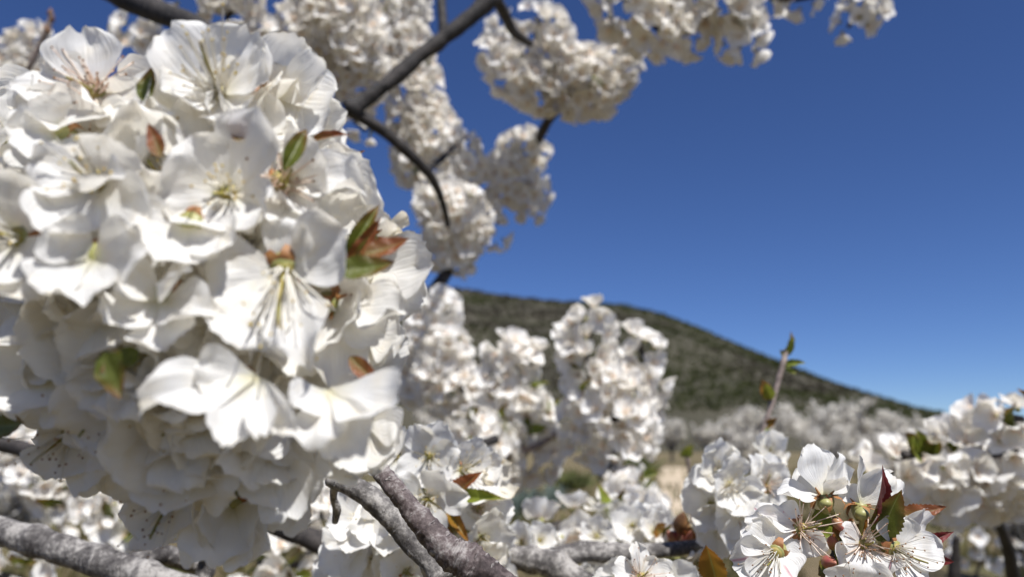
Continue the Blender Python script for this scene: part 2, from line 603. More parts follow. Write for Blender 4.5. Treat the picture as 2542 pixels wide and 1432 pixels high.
def calyx_mesh(seed, old=False):
    rng = random.Random(seed)
    mb = MB()
    prof = lambda t: (0.35 + 0.75 * math.sin(min(1, t * 1.15) * math.pi * 0.62)) * (1 if t < 0.85 else 0.93)
    blob(mb, Matrix.Translation((0, 0, -0.0028)) @ Matrix.Scale(1.15, 4, (0, 0, 1)), 0.0026, 0, 12, 8, prof)
    for k in range(5):
        a = 6.283 * (k + 0.5) / 5 + rng.uniform(-0.2, 0.2)
        ca, sa = math.cos(a), math.sin(a)
        ln = rng.uniform(0.0042, 0.006) if old else rng.uniform(0.0026, 0.004)
        drop = rng.uniform(0.3, 1.3) if old else rng.uniform(0.7, 1.4)
        v, f = [], []
        for j in range(5):
            t = j / 4
            w = 0.0016 * (1 - t) ** 0.7 + 0.00015
            ang = -drop * t
            rad = 0.0020 + ln * t * math.cos(ang)
            z = -0.0001 + ln * t * math.sin(ang) + 0.0008 * rng.uniform(-1, 1) * t
            for u in (-1, 0, 1):
                v.append((ca * rad - sa * u * w, sa * rad + ca * u * w, z - 0.0004 * abs(u) + rng.uniform(-1, 1) * 0.0002))
        for j in range(4):
            for i in range(2):
                f.append((j * 3 + i, j * 3 + i + 1, j * 3 + i + 4, j * 3 + i + 3))
        mb.add(v, f, 1)
    if old:
        for k in range(9):
            a = rng.uniform(0, 6.28)
            tube(mb, [Vector((math.cos(a) * 0.002, math.sin(a) * 0.002, 0)), Vector((math.cos(a) * 0.0036, math.sin(a) * 0.0036, rng.uniform(-0.001, 0.003)))], [0.0005, 0.0002], 3, 4, 0.3, mi=1)
    return mb.build('calyx', [M['calyx'], M['sepal']])


CALYX = [calyx_mesh(k) for k in range(3)]
CALYX_OLD = [calyx_mesh(k + 10, True) for k in range(2)]


def stalk_mesh(seed, ln=0.024):
    rng = random.Random(seed)
    mb = MB()
    tube(mb, [Vector((0, 0, -0.0052)), Vector((rng.uniform(-.002, .002), rng.uniform(-.002, .002), -0.0052 - ln * 0.5)),
              Vector((rng.uniform(-.006, .006), rng.uniform(-.006, .006), -0.0052 - ln))], [0.00085, 0.0007, 0.0009], 8, 7)
    return mb.build('stalk', [M['calyx']])


STALKS = [stalk_mesh(k) for k in range(3)]


def leaf_mesh(seed, mats, fold=0.5, bend=0.5, width=0.26, serr=True, L=1.0):
    rng = random.Random(seed)
    nv, nu = 26, 8
    verts, uvs, faces = [], [], []
    y = z = 0.0
    for j in range(nv + 1):
        v = j / nv
        h = width * (math.sin(math.pi * min(1, v) ** 0.8) ** 0.85) * (1 - 0.35 * v) + 0.006
        if v > 0.86:
            h *= 1 - 0.5 * (v - 0.86) / 0.14
        a = bend * (v - 0.3)
        if j:
            y += math.cos(a) / nv
            z += math.sin(a) / nv
        for i in range(nu + 1):
            u = i / nu * 2 - 1
            hh = h * (1 + (0.15 if (j % 2 and abs(u) > 0.99 and serr) else 0))
            x = u * hh * math.cos(fold)
            zz = z + abs(u) * hh * math.sin(fold) + 0.018 * math.sin(13 * v + seed) * abs(u) ** 1.5 + 0.012 * math.cos(math.pi * 7 * (v + 0.18 * abs(u)))* abs(u)
            verts.append((x, y, zz))
            uvs.append((i / nu, v))
    w = nu + 1
    for j in range(nv):
        for i in range(nu):
            faces.append((j * w + i, j * w + i + 1, (j + 1) * w + i + 1, (j + 1) * w + i))
    return mesh('leaf', verts, faces, mats, None, uvs)


LEAVES = {}
for key in ('leaf', 'leaf_bronze', 'leaf_red', 'leaf_amber', 'leaf_lime'):
    LEAVES[key] = [leaf_mesh(3, [M[key]], 0.35, 0.5), leaf_mesh(5, [M[key]], 0.75, -0.5, 0.24), leaf_mesh(8, [M[key]], 0.15, 0.9, 0.28)]


def leaf(parent, a, b, key, variant=0, normal=(0, 0.3, 1), width=1.0, label=None):
    """a leaf from base pixel a to tip pixel b, each (px, py, depth)"""
    p, q = P(*a), P(*b)
    ln = (q - p).length
    o = new_object('leaf', LEAVES[key][variant], parent, frame(p, q - p, camdir(normal), ln * width, ln, ln))
    if label:
        o['label'] = label
    return o


def blossom(parent, px, py, d, facing, roll=0.0, open_=0.7, scale=1.0, kind='petal', stam='normal', rng=random, old=False, stalk=True, label=None, tips=None, n_petals=5, calyx=True):
    """one blossom of separate petals. tips: [(px, py, mm towards lens, width px, normal)] sets petals one by one"""
    loc = P(px, py, d)
    ax = camdir(facing)
    W = axis_frame(loc, ax, roll, scale)
    b = new_object('blossom', None, parent, W)
    b.empty_display_size = 0.01
    if label:
        b['label'] = label
    if tips:
        for (tx, ty, mm, wpx, nr) in tips:
            dd = d - mm * 0.001
            q = P(tx, ty, dd)
            ln = (q - loc).length
            me = rng.choice(PETALS[kind])
            new_object('petal', me, b, frame(loc, q - loc, camdir(nr), wpx * K * d / (2 * (0.55 if kind == 'petal_broad' else 0.47) * PL), ln / PL * 1.03, ln / PL))
    else:
        ph = rng.uniform(0, 6.28)
        for k in range(n_petals):
            a = ph + 6.283 * k / n_petals + rng.uniform(-0.2, 0.2)
            el = (1 - open_) * 1.45 + rng.uniform(-0.22, 0.22)
            rad = Vector((math.cos(a), math.sin(a), 0))
            yd = rad * math.cos(el) + Vector((0, 0, 1)) * math.sin(el)
            zd = Vector((0, 0, 1)) * math.cos(el) - rad * math.sin(el)
            s = rng.uniform(0.9, 1.12)
            new_object('petal', rng.choice(PETALS[kind]), b, W @ frame(rad * 0.0016, yd, zd, s * rng.uniform(0.92, 1.1), s, s))
    sm = {'normal': STAMENS, 'long': STAMENS_LONG, 'pink': STAMENS_PINK, 'fine': STAMENS_FINE}.get(stam)
    if sm:
        new_object('stamen_tuft', rng.choice(sm), b, W)
    if calyx:
        new_object('calyx', rng.choice(CALYX_OLD if old else CALYX), b, W)
    if stalk:
        new_object('stalk', rng.choice(STALKS), b, W)
    return b


# a blossom too small in the picture to show its parts: five petals and a tuft in one mesh
def small_blossom(seed, open_):
    rng = random.Random(seed)
    mb = MB()
    for k in range(5):
        a = 6.283 * k / 5 + rng.uniform(-0.2, 0.2)
        el = (1 - open_) * 1.4 + rng.uniform(-0.3, 0.3)
        rad = Vector((math.cos(a), math.sin(a), 0))
        yd = rad * math.cos(el) + Vector((0, 0, 1)) * math.sin(el)
        zd = Vector((0, 0, 1)) * math.cos(el) - rad * math.sin(el)
        g = petal_grid(rng, 4, 5, rng.uniform(-0.3, 1.0), rng.uniform(0.2, 0.6), rng.uniform(0.05, 0.12), rng.choice([0, 0, -1.2]), 0.48)
        mb.add(g[0], g[1], 0, g[2], frame(rad * 0.0014, yd, zd))
    for k in range(7):
        a = rng.uniform(0, 6.283)
        t = 0.8 * rng.random() ** 0.5
        d = Vector((math.cos(a) * math.sin(t), math.sin(a) * math.sin(t), math.cos(t)))
        ln = rng.uniform(0.006, 0.011)
        s = d.orthogonal().normalized() * 0.00045
        mb.add([s, -s, d * ln - s * 1.6, d * ln + s * 1.6], [(0, 1, 2, 3)], 1)
    blob(mb, Matrix.Translation((0, 0, -0.002)), 0.0024, 2, 6, 3)
    return mb.build('blossom', [M['petal_far'], M['tuft_far'], M['calyx']])


SMALL = [small_blossom(100 + k, o) for k, o in enumerate((0.85, 0.75, 0.65, 0.55, 0.45, 0.8, 0.35))]


def leaf_small(key):
    return LEAVES[key][0]


BRANCH_GROUP = 'cherry branches and twigs'
SPRAY_GROUP = 'cherry blossom sprays'


def spray(label, paths, seed=0, leaves=4, spacing=0.0158, cull=-0.12, limit=297, leaf_keys=('leaf', 'leaf_lime', 'leaf'), twig=True, scale=1.22):
    """blossoms crowded round stretches of a twig. paths: [([(px, py, depth)...], [radius px...])]"""
    rng = random.Random(seed)
    first = P(*paths[0][0][0])
    root = thing('blossom_spray', label, 'blossom spray', first, SPRAY_GROUP)
    placed = []
    count = 0
    for pts, rad in paths:
        w = [P(*p) for p in pts]
        n = 24
        path = catmull(w, n) if len(w) > 1 else [w[0]] * 2
        rr = [r * K * p[2] for r, p in zip(rad, pts)]
        if len(w) == 1:
            path, rr, n = [w[0] + UP * rr[0] * 0.2, w[0] - UP * rr[0] * 0.2], [rr[0], rr[0]], 1
        if twig:
            mb = MB()
            tube(mb, path if n == 1 else w, [0.004, 0.003], 12, 7, 0.2, 90)
            c0 = path[0]
            for v in mb.v:
                v -= c0
            new_object('twig', mb.build('twig', [M['bark_dark']]), root, Matrix.Translation(c0))
        tot = sum((path[i + 1] - path[i]).length for i in range(n))
        area = 2 * math.pi * (sum(rr) / len(rr)) * (tot + 1.2 * sum(rr) / len(rr))
        tries = int(min(5000, area / spacing ** 2 * 8)) + 30
        for k in range(tries + tries // 3):
            deep = k >= tries                       # a second, inner layer closes the mass
            if count >= limit:
                break
            t = rng.uniform(0.0, 1.0)
            i = min(int(t * n), n - 1)
            c = path[i].lerp(path[i + 1], t * n - i)
            tan = (path[i + 1] - path[i]).normalized()
            r = lerp_list(rr, t)
            v = Vector((rng.gauss(0, 1), rng.gauss(0, 1), rng.gauss(0, 1)))
            if 0.05 < t < 0.95:
                v = v - tan * v.dot(tan) * 0.8
            elif (t < 0.5 and v.dot(tan) > 0) or (t > 0.5 and v.dot(tan) < 0):
                v = v - 2 * tan * v.dot(tan)
            v.normalize()
            lump = 1 + 0.22 * noise.noise((c + v * r) * 28)
            q = c + v * r * lump * (rng.uniform(0.35, 0.55) if deep else rng.uniform(0.82, 1.0))
            if v.dot((CAM - q).normalized()) < cull:
                continue
            gap = spacing * (1.0 if not deep else 1.15)
            if any((q - o).length < gap for o in placed):
                continue
            placed.append(q)
            ax = (v + Vector((rng.gauss(0, 1), rng.gauss(0, 1), rng.gauss(0, 1))) * 0.34 + Vector((0, 0, 0.12))).normalized()
            new_object('blossom', rng.choice(SMALL), root, axis_frame(q, ax, rng.uniform(0, 6.28), scale * rng.uniform(0.82, 1.08)))
            count += 1
    if __name__ == '__main__' and count >= limit:
        print('FULL', label, count)
    for _ in range(leaves):
        if not placed:
            break
        q = rng.choice(placed)
        v = Vector((rng.gauss(0, 1), rng.gauss(0, 1), rng.gauss(0.4, 1))).normalized()
        if v.dot(CAM - q) < 0:
            v = -v
        v.z = abs(v.z)
        ln = rng.uniform(0.022, 0.036)
        new_object('leaf', LEAVES[rng.choice(leaf_keys)][rng.randrange(3)], root, frame(q, v, Vector((rng.gauss(0, 1), rng.gauss(0, 1), 1)), ln, ln, ln))
    return root


def branch(label, pts, rpx, mat='bark_dark', rough=0.12, sides=14, n=40, freq=60, knots=(), forks=(), cat='branch', name='branch', seed=0.0, group=BRANCH_GROUP):
    """pts [(px, py, depth)], rpx half width in photo pixels; forks [(pts, rpx)] become child twigs"""
    w = [P(*p) for p in pts]
    root = thing(name, label, cat, w[0], group)
    mb = MB()
    tube(mb, w, [r * K * p[2] for r, p in zip(rpx, pts)], n, sides, rough, freq, knots, seed=seed)
    for v in mb.v:
        v -= w[0]
    new_object('stem', mb.build('stem', [M[mat]]), root, Matrix.Translation(w[0]))
    for fp, fr in forks:
        fw = [P(*p) for p in fp]
        mb = MB()
        tube(mb, fw, [r * K * p[2] for r, p in zip(fr, fp)], max(10, n // 2), max(8, sides - 4), rough, freq, seed=seed + 3)
        for v in mb.v:
            v -= fw[0]
        new_object('side_twig', mb.build('side_twig', [M[mat]]), root, Matrix.Translation(fw[0]))
    return root


def add_buds(root, items, mat='scale'):
    """buds sitting on a twig: (px, py, depth, size mm, direction)"""
    for px, py, d, s, dr in items:
        mb = MB()
        rng = random.Random(int(px * 3 + py))
        blob(mb, Matrix.Scale(1.7, 4, (0, 0, 1)), s * 0.0005, 0, 9, 7, lambda t: math.sin(math.pi * (0.08 + 0.9 * t ** 0.8)) * (1 + 0.12 * math.sin(t * 22)))
        new_object('bud', mb.build('bud', [M[mat]]), root, axis_frame(P(px, py, d), camdir(dr)))


# ================================================================ THE LAND
def set_kind(o, kind):
    o['kind'] = kind
    return o


gm, t = new_mat('meadow_ground')
L = t.links.new
tc = N(t, 'ShaderNodeTexCoord')
n1 = N(t, 'ShaderNodeTexNoise', Scale=0.35, Detail=6.0)
n2 = N(t, 'ShaderNodeTexNoise', Scale=6.0, Detail=8.0, Roughness=0.7)
L(tc.outputs['Object'], n1.inputs['Vector'])
L(tc.outputs['Object'], n2.inputs['Vector'])
ra = ramp(t, [(0.35, (0.065, 0.075, 0.022)), (0.5, (0.13, 0.10, 0.045)), (0.66, (0.20, 0.145, 0.085))])
ma = N(t, 'ShaderNodeMath', operation='MULTIPLY_ADD')
L(n2.outputs['Fac'], ma.inputs[0])
ma.inputs[1].default_value = 0.5
mb_ = N(t, 'ShaderNodeMath', operation='MULTIPLY')
L(n1.outputs['Fac'], mb_.inputs[0])
mb_.inputs[1].default_value = 0.5
L(mb_.outputs[0], ma.inputs[2])
L(ma.outputs[0], ra.inputs[0])
pr = N(t, 'ShaderNodeBsdfPrincipled', Roughness=0.95)
L(ra.outputs[0], pr.inputs['Base Color'])
bp = N(t, 'ShaderNodeBump', Strength=0.8, Distance=0.08)
L(n2.outputs['Fac'], bp.inputs['Height'])
L(bp.outputs[0], pr.inputs['Normal'])
ou = N(t, 'ShaderNodeOutputMaterial')
L(pr.outputs[0], ou.inputs[0])
M['ground'] = gm

S = 3000
set_kind(new_object('ground', mesh('ground', [(-S, -S, 0), (S, -S, 0), (S, S, 0), (-S, S, 0)], [(0, 1, 2, 3)], [M['ground']], smooth=False)), 'structure')


def on_ground(px, py, z=0.0):
    r = P(px, py, 1.0) - CAM
    k = (z - CAM.z) / r.z
    return CAM + r * k


# pale sandy track running away between the trees
M['sand'] = simple('sandy_track', (0.44, 0.35, 0.24), (0.52, 0.43, 0.31), 3.0, 0.95, 0, 0.5, dist=0.03)
rows = [(1290, 1560, 1850), (1255, 1590, 1812), (1225, 1612, 1775), (1195, 1628, 1742), (1172, 1640, 1715), (1160, 1646, 1702)]
pv, pf = [], []
for y, x0, x1 in rows:
    a, b = on_ground(x0, y, 0.02), on_ground(x1, y, 0.02)
    for k in range(7):
        q = a.lerp(b, k / 6)
        q.z = 0.02 + 0.05 * math.sin(math.pi * k / 6) + 0.02 * noise.noise(q)
        pv.append(q)
for j in range(len(rows) - 1):
    for k in range(6):
        pf.append((j * 7 + k, j * 7 + k + 1, j * 7 + k + 8, j * 7 + k + 7))
set_kind(new_object('path', mesh('path', pv, pf, [M['sand']])), 'structure')

# the hill
RIDGE = [(-2600, 570), (-1400, 610), (-600, 650), (200, 678), (800, 694), (1130, 706), (1220, 721), (1330, 737), (1440, 744), (1560, 752), (1650, 776), (1740, 812), (1850, 862),
         (1960, 907), (2080, 958), (2190, 1004), (2290, 1050), (2390, 1092), (2560, 1125), (2900, 1155)]
HD = 520.0


def ridge_y(px):
    for (x0, y0), (x1, y1) in zip(RIDGE, RIDGE[1:]):
        if x0 <= px <= x1:
            s = (px - x0) / (x1 - x0)
            return y0 + (y1 - y0) * s
    return RIDGE[0][1] if px < RIDGE[0][0] else RIDGE[-1][1]


def hill_point(px, v):
    """v 0 at the foot of the slope, 1 on the ridge, up to 1.5 behind it"""
    top = P(px, ridge_y(px), HD)
    dist = 190 + (HD - 190) * v
    h = max(top.z, 1.0)
    if v <= 1:
        z = h * (v ** 0.92)
    else:
        z = h * (1 - (v - 1) * 1.6)
    x = top.x * (0.5 + 0.5 * min(v, 1.5))
    p = Vector((x, dist, 0))
    bump = noise.noise(Vector((x * 0.012, dist * 0.012, 3))) * 9 + noise.noise(Vector((x * 0.04, dist * 0.04, 9))) * 3
    p.z = z + bump * math.sin(math.pi * min(v, 1.0)) * 0.9 - (2.0 if v < 0.02 else 0)
    return p


hv, hf = [], []
cols = [(-2600 + k * 50) for k in range(111)]
vs = [k / 30 * 1.5 for k in range(31)]
for v in vs:
    for px in cols:
        hv.append(hill_point(px, v))
cw = len(cols)
for j in range(len(vs) - 1):
    for i in range(cw - 1):
        hf.append((j * cw + i, j * cw + i + 1, (j + 1) * cw + i + 1, (j + 1) * cw + i))
M['hill'] = simple('hill_soil', (0.038, 0.035, 0.019), (0.056, 0.050, 0.031), 0.03, 0.95, 0, 0.15, 6, 0.38, 0.62, 1.0)
set_kind(new_object('hill', mesh('hill', hv, hf, [M['hill']])), 'structure')

# scrub and bare spring woodland that covers the hill: uncountable at this distance
M['wood_green'] = simple('woodland_leaf', (0.045, 0.053, 0.013), (0.064, 0.074, 0.020), 0.05, 0.9, 0.5)
M['wood_brown'] = simple('woodland_bare', (0.050, 0.042, 0.026), (0.068, 0.058, 0.038), 0.05, 0.9, 0.5)
rng = random.Random(4)
wood = {'wood_green': MB(), 'wood_brown': MB()}
for k in range(20000):
    px = rng.uniform(700, 2800)
    v = rng.uniform(0.05, 1.01) ** 0.8
    if k < 1100:
        v = rng.uniform(0.97, 1.03)
    p = hill_point(px, v)
    if p.z < 0.5:
        continue
    g = noise.noise(Vector((p.x * 0.012, p.y * 0.02, 1.7))) + 0.35 * (1 - v) + (px - 1500) / 2600 + rng.uniform(-0.25, 0.25)
    key = 'wood_green' if g > -0.02 else 'wood_brown'
    h = rng.uniform(1.0, 2.3) * (1.0 if v < 0.96 else rng.uniform(0.5, 1.3))
    w = h * rng.uniform(0.8, 1.3)
    verts, faces = [], []
    for q in range(5):
        c = Vector((rng.gauss(0, w * 0.4), rng.gauss(0, w * 0.4), h * rng.uniform(0.1, 0.5)))
        a = Vector((rng.gauss(0, 1), rng.gauss(0, 1), rng.gauss(0, 1))).normalized() * w * 0.42
        b = Vector((rng.gauss(0, 1), rng.gauss(0, 1), rng.gauss(0, 1))).normalized() * w * 0.42
        i = len(verts)
        verts += [p + c + a, p + c + b, p + c - a * 0.8 - b * 0.5]
        faces.append((i, i + 1, i + 2))
    wood[key].add(verts, faces, 0)
for key in wood:
    set_kind(new_object('woodland', wood[key].build('woodland', [M[key]], False)), 'stuff')

# grass tufts on the ground that shows between the blossoms
M['grass'] = simple('dry_grass', (0.10, 0.11, 0.03), (0.20, 0.16, 0.075), 1.2, 0.9, 0.3)
gb = MB()
for k in range(5200):
    y = 7 + 45 * rng.random() ** 1.6
    x = rng.uniform(-0.72, 0.72) * y
    p = Vector((x, y, 0))
    if noise.noise(p * 0.35) < -0.1:
        continue
    vv, ff = [], []
    for q in range(4):
        a = rng.uniform(0, 6.28)
        h = rng.uniform(0.12, 0.42)
        s = Vector((math.cos(a), math.sin(a), 0)) * rng.uniform(0.02, 0.05)
        e = Vector((rng.gauss(0, 0.12), rng.gauss(0, 0.12), h))
        i = len(vv)
        vv += [p - s, p + s, p + e]
        ff.append((i, i + 1, i + 2))
    gb.add(vv, ff)
set_kind(new_object('grass', gb.build('grass', [M['grass']], False)), 'stuff')

# ---------------------------------------------------------------- orchard trees further off
M['crown_far'] = simple('far_blossom', (0.50, 0.47, 0.41), (0.84, 0.81, 0.74), 1.6, 0.8, 0.25, lo=0.38, hi=0.62)
M['trunk'] = bark_material('trunk_bark', (0.012, 0.010, 0.009), (0.035, 0.030, 0.026), (0.09, 0.08, 0.07), 0.08)


def tree_parts(seed, height, spread, n_tuft, tuft):
    rng = random.Random(seed)
    tb, cb = MB(), MB()
    tips = []
    th = height * 0.24
    tube(tb, [Vector((0, 0, -0.1)), Vector((0.05, 0, th * 0.5)), Vector((0, 0.04, th))], [height * 0.045, height * 0.033, height * 0.03], 8, 9, 0.15, 3)
    for k in range(7):
        a = 6.28 * k / 7 + rng.uniform(-0.3, 0.3)
        out = spread * rng.uniform(0.55, 1.0)
        top = height * rng.uniform(0.7, 1.0)
        pts = [Vector((0, 0, th * 0.92)), Vector((math.cos(a) * out * 0.45, math.sin(a) * out * 0.45, th + (top - th) * 0.45)),
               Vector((math.cos(a) * out, math.sin(a) * out, top))]
        path = tube(tb, pts, [height * 0.02, height * 0.012, height * 0.004], 10, 6, 0.2, 4)
        tips += path[3:]
        for b in range(4):
            s = path[rng.randrange(4, 10)]
            e = s + Vector((rng.gauss(0, 1), rng.gauss(0, 1), rng.uniform(0.1, 1.2))).normalized() * height * rng.uniform(0.14, 0.26)
            p2 = tube(tb, [s, s.lerp(e, 0.5) + Vector((0, 0, height * 0.02)), e], [height * 0.007, height * 0.003], 6, 5, 0.2, 4)
            tips += p2[2:] * 2
    for k in range(n_tuft):
        c = rng.choice(tips) + Vector((rng.gauss(0, 1), rng.gauss(0, 1), rng.gauss(0, 1))) * height * 0.035
        vv, ff = [], []
        for q in range(4):
            o = c + Vector((rng.gauss(0, 1), rng.gauss(0, 1), rng.gauss(0, 1))) * tuft * 0.7
            a = Vector((rng.gauss(0, 1), rng.gauss(0, 1), rng.gauss(0, 1))).normalized() * tuft * rng.uniform(0.6, 1.1)
            b = a.cross(Vector((rng.gauss(0, 1), rng.gauss(0, 1), rng.gauss(0, 1)))).normalized() * tuft * rng.uniform(0.6, 1.0)
            i = len(vv)
            vv += [o - a, o + b, o + a, o - b]
            ff.append((i, i + 1, i + 2, i + 3))
        cb.add(vv, ff)
    return tb.build('trunk', [M['trunk']]), cb.build('crown', [M['crown_far']], False)


TREES = [tree_parts(60 + k, 4.4, 2.0, 1700, 0.075) for k in range(3)]
TREE_GROUP = 'cherry trees of the orchard beyond'


def tree(label, px, dist, variant, s=1.0, rot=0.0):
    loc = P(px, 716, 1.0) - CAM
    x = loc.x / loc.y * dist
    r = thing('cherry_tree', label, 'tree', Vector((x, dist, 0)), TREE_GROUP)
    w = Matrix.Translation((x, dist, 0)) @ Matrix.Rotation(rot, 4, 'Z') @ Matrix.Scale(s, 4)
    new_object('trunk', TREES[variant][0], r, w)
    new_object('crown', TREES[variant][1], r, w)


for k, (lab, px, dist, var, s) in enumerate([
    ('hazy white cherry tree behind the thin bare twig with leaf buds', 1880, 40, 0, 0.86),
    ('pale cherry tree right of the thin bare twig at the hill foot', 2000, 36, 1, 0.86),
    ('greyish blossoming tree behind the upright petals of the sharp flowers', 2110, 42, 2, 0.9),
    ('small far cherry tree at the lower right end of the hill', 2215, 50, 0, 0.85),
    ('pale cherry tree just right of the sandy path', 1800, 46, 2, 0.8),
    ('far white tree behind the yellow green shoot by the path end', 1735, 70, 1, 0.9),
    ('farthest small cherry tree seen over the path end', 1650, 78, 0, 1.0),
    ('far cherry tree half hidden left of the path by tall spray', 1560, 60, 2, 1.0),
    ('dark trunked cherry tree below the right blossom mass', 2440, 9.0, 1, 0.36),
    ('shaded cherry tree at the right edge under the blossoms', 2560, 7.5, 0, 0.36),
    ('cherry tree in shade at the bottom left corner behind grey bough', 60, 8.0, 2, 0.36),
    ('cherry tree behind the underside of the big near cluster', 420, 9.5, 0, 0.38),
    ('cherry tree behind the grey stubs below the near cluster', 800, 11.0, 1, 0.40),
    ('low white tree in front of the far ones, behind the thin bare twig foot', 1850, 26, 1, 0.50),
    ('low white tree behind the upright petals of the sharp flowers', 2030, 25, 0, 0.52),
    ('low white tree between the sharp flowers and right mass', 2190, 27, 2, 0.52),
    ('low white tree left of the path behind the tall spray', 1480, 34, 1, 0.6),
    ('far pale tree filling the gap behind the middle sprays', 1130, 30, 0, 0.8),
]):
    tree(lab, px, dist, var, s, k * 1.3)

# blue grey shrub in the gap left of the tall spray
M['agave'] = simple('shrub_blue_grey', (0.075, 0.105, 0.085), (0.15, 0.18, 0.155), 3, 0.7, 0.1)
M['bush'] = simple('shrub_olive', (0.05, 0.065, 0.015), (0.11, 0.12, 0.03), 4, 0.8, 0.2)


def shrub(label, px, py, w, h, mat, seed, blade=0.5):
    p = on_ground(px, py)
    rng = random.Random(seed)
    r = thing('shrub', label, 'shrub', p, 'shrubs on the ground of the orchard')
    st = MB()
    fb = MB()
    for k in range(90):
        a = rng.uniform(0, 6.28)
        tilt = rng.uniform(0.05, 1.1)
        ln = h * rng.uniform(0.6, 1.1)
        dr = Vector((math.cos(a) * math.sin(tilt) * w / h, math.sin(a) * math.sin(tilt) * w / h, math.cos(tilt)))
        s = dr.orthogonal().normalized() * 0.05 * w
        b = Vector((rng.gauss(0, w * 0.15), rng.gauss(0, w * 0.15), 0))
        m_ = b + dr * ln * 0.55
        fb.add([b - s * 0.4, b + s * 0.4, m_ + s, m_ - s, b + dr * ln + Vector((0, 0, -0.1 * ln))], [(0, 1, 2, 3), (3, 2, 4)])
    for k in range(6):
        tube(st, [Vector((0, 0, -0.05)), Vector((rng.gauss(0, w * 0.2), rng.gauss(0, w * 0.2), h * 0.5))], [0.03, 0.012], 4, 5)
    new_object('foliage', fb.build('foliage', [M[mat]], False), r, Matrix.Translation(p))
    new_object('stem', st.build('stem', [M['bark_dark']]), r, Matrix.Translation(p))


shrub('blue grey shrub on brown ground in the gap left of dark twig', 1300, 1290, 1.0, 0.95, 'agave', 1)
shrub('smaller blue grey shrub beside the larger one in the gap', 1380, 1262, 0.8, 0.8, 'agave', 2)
shrub('olive bush on the left edge of the sandy path', 1585, 1180, 1.7, 1.7, 'bush', 3)
shrub('olive bush on the right edge of the sandy path', 1790, 1215, 1.2, 0.9, 'bush', 4)
shrub('green bush behind the gap below the middle sprays', 1420, 1215, 1.3, 0.9, 'bush', 5)

# ================================================================ BRANCHES
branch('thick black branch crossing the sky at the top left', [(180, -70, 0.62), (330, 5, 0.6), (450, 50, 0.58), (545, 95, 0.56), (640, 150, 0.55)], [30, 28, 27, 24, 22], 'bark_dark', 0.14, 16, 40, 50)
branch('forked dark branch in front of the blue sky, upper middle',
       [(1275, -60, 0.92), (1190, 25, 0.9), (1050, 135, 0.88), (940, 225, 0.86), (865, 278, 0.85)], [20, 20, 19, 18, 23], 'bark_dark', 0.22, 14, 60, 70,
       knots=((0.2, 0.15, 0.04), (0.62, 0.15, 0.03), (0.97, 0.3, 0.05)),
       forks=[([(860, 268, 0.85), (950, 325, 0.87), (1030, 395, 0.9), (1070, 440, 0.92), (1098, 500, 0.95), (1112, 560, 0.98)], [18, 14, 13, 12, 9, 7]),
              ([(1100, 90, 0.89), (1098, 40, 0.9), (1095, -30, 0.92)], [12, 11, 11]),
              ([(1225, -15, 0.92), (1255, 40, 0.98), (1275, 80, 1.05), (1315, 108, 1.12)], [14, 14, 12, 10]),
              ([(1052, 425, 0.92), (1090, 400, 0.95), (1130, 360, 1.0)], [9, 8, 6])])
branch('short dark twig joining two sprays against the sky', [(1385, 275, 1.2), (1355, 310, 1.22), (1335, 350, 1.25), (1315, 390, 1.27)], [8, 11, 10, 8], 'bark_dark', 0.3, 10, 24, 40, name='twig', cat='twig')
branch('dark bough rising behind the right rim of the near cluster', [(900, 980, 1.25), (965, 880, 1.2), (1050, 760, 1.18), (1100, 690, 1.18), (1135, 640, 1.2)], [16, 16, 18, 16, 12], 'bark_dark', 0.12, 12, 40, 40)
branch('grey lichen covered bough lying across the bottom left corner', [(-80, 1298, 0.37), (60, 1334, 0.36), (220, 1384, 0.35), (380, 1436, 0.34), (520, 1478, 0.34)], [35, 34, 36, 34, 33], 'bark_grey', 0.11, 34, 110, 105,
       knots=((0.3, 0.18, 0.03), (0.55, 0.12, 0.03), (0.72, 0.15, 0.03)),
       forks=[([(330, 1400, 0.36), (400, 1375, 0.37), (470, 1395, 0.38), (520, 1420, 0.39)], [26, 24, 22, 20]),
              ([(505, 1440, 0.36), (508, 1390, 0.36), (512, 1352, 0.355)], [20, 15, 8])])
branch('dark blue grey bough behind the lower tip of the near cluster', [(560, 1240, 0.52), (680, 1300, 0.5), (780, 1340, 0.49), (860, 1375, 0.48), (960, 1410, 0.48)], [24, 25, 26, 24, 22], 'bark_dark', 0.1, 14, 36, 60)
branch('purple grey cut branch stub with ringed knot, nearest at bottom centre',
       [(935, 1160, 0.232), (990, 1225, 0.226), (1050, 1300, 0.222), (1110, 1365, 0.218), (1165, 1395, 0.216), (1240, 1440, 0.214), (1330, 1500, 0.212)], [22, 25, 30, 36, 42, 31, 30], 'bark_stub', 0.17, 40, 220, 300,
       knots=((0.50, 0.08, 0.012), (0.545, 0.12, 0.014), (0.58, 0.07, 0.007), (0.605, 0.13, 0.011), (0.65, 0.16, 0.016), (0.69, 0.1, 0.01), (0.3, 0.08, 0.012), (0.36, 0.06, 0.008)), seed=5.0)
branch('grey branch with pale blisters running behind the cut stub', [(815, 1190, 0.262), (890, 1215, 0.258), (960, 1270, 0.254), (1020, 1340, 0.25), (1070, 1395, 0.245), (1100, 1440, 0.24)], [16, 27, 29, 29, 27, 30], 'bark_grey', 0.11, 24, 70, 220,
       knots=((0.3, 0.07, 0.02), (0.36, 0.07, 0.02), (0.42, 0.08, 0.02), (0.48, 0.06, 0.02)),
       forks=[([(832, 1192, 0.264), (828, 1235, 0.268), (836, 1262, 0.27), (832, 1295, 0.272)], [11, 9, 11, 8]),
              ([(1060, 1390, 0.245), (1075, 1432, 0.25), (1085, 1480, 0.25)], [24, 22, 24])])
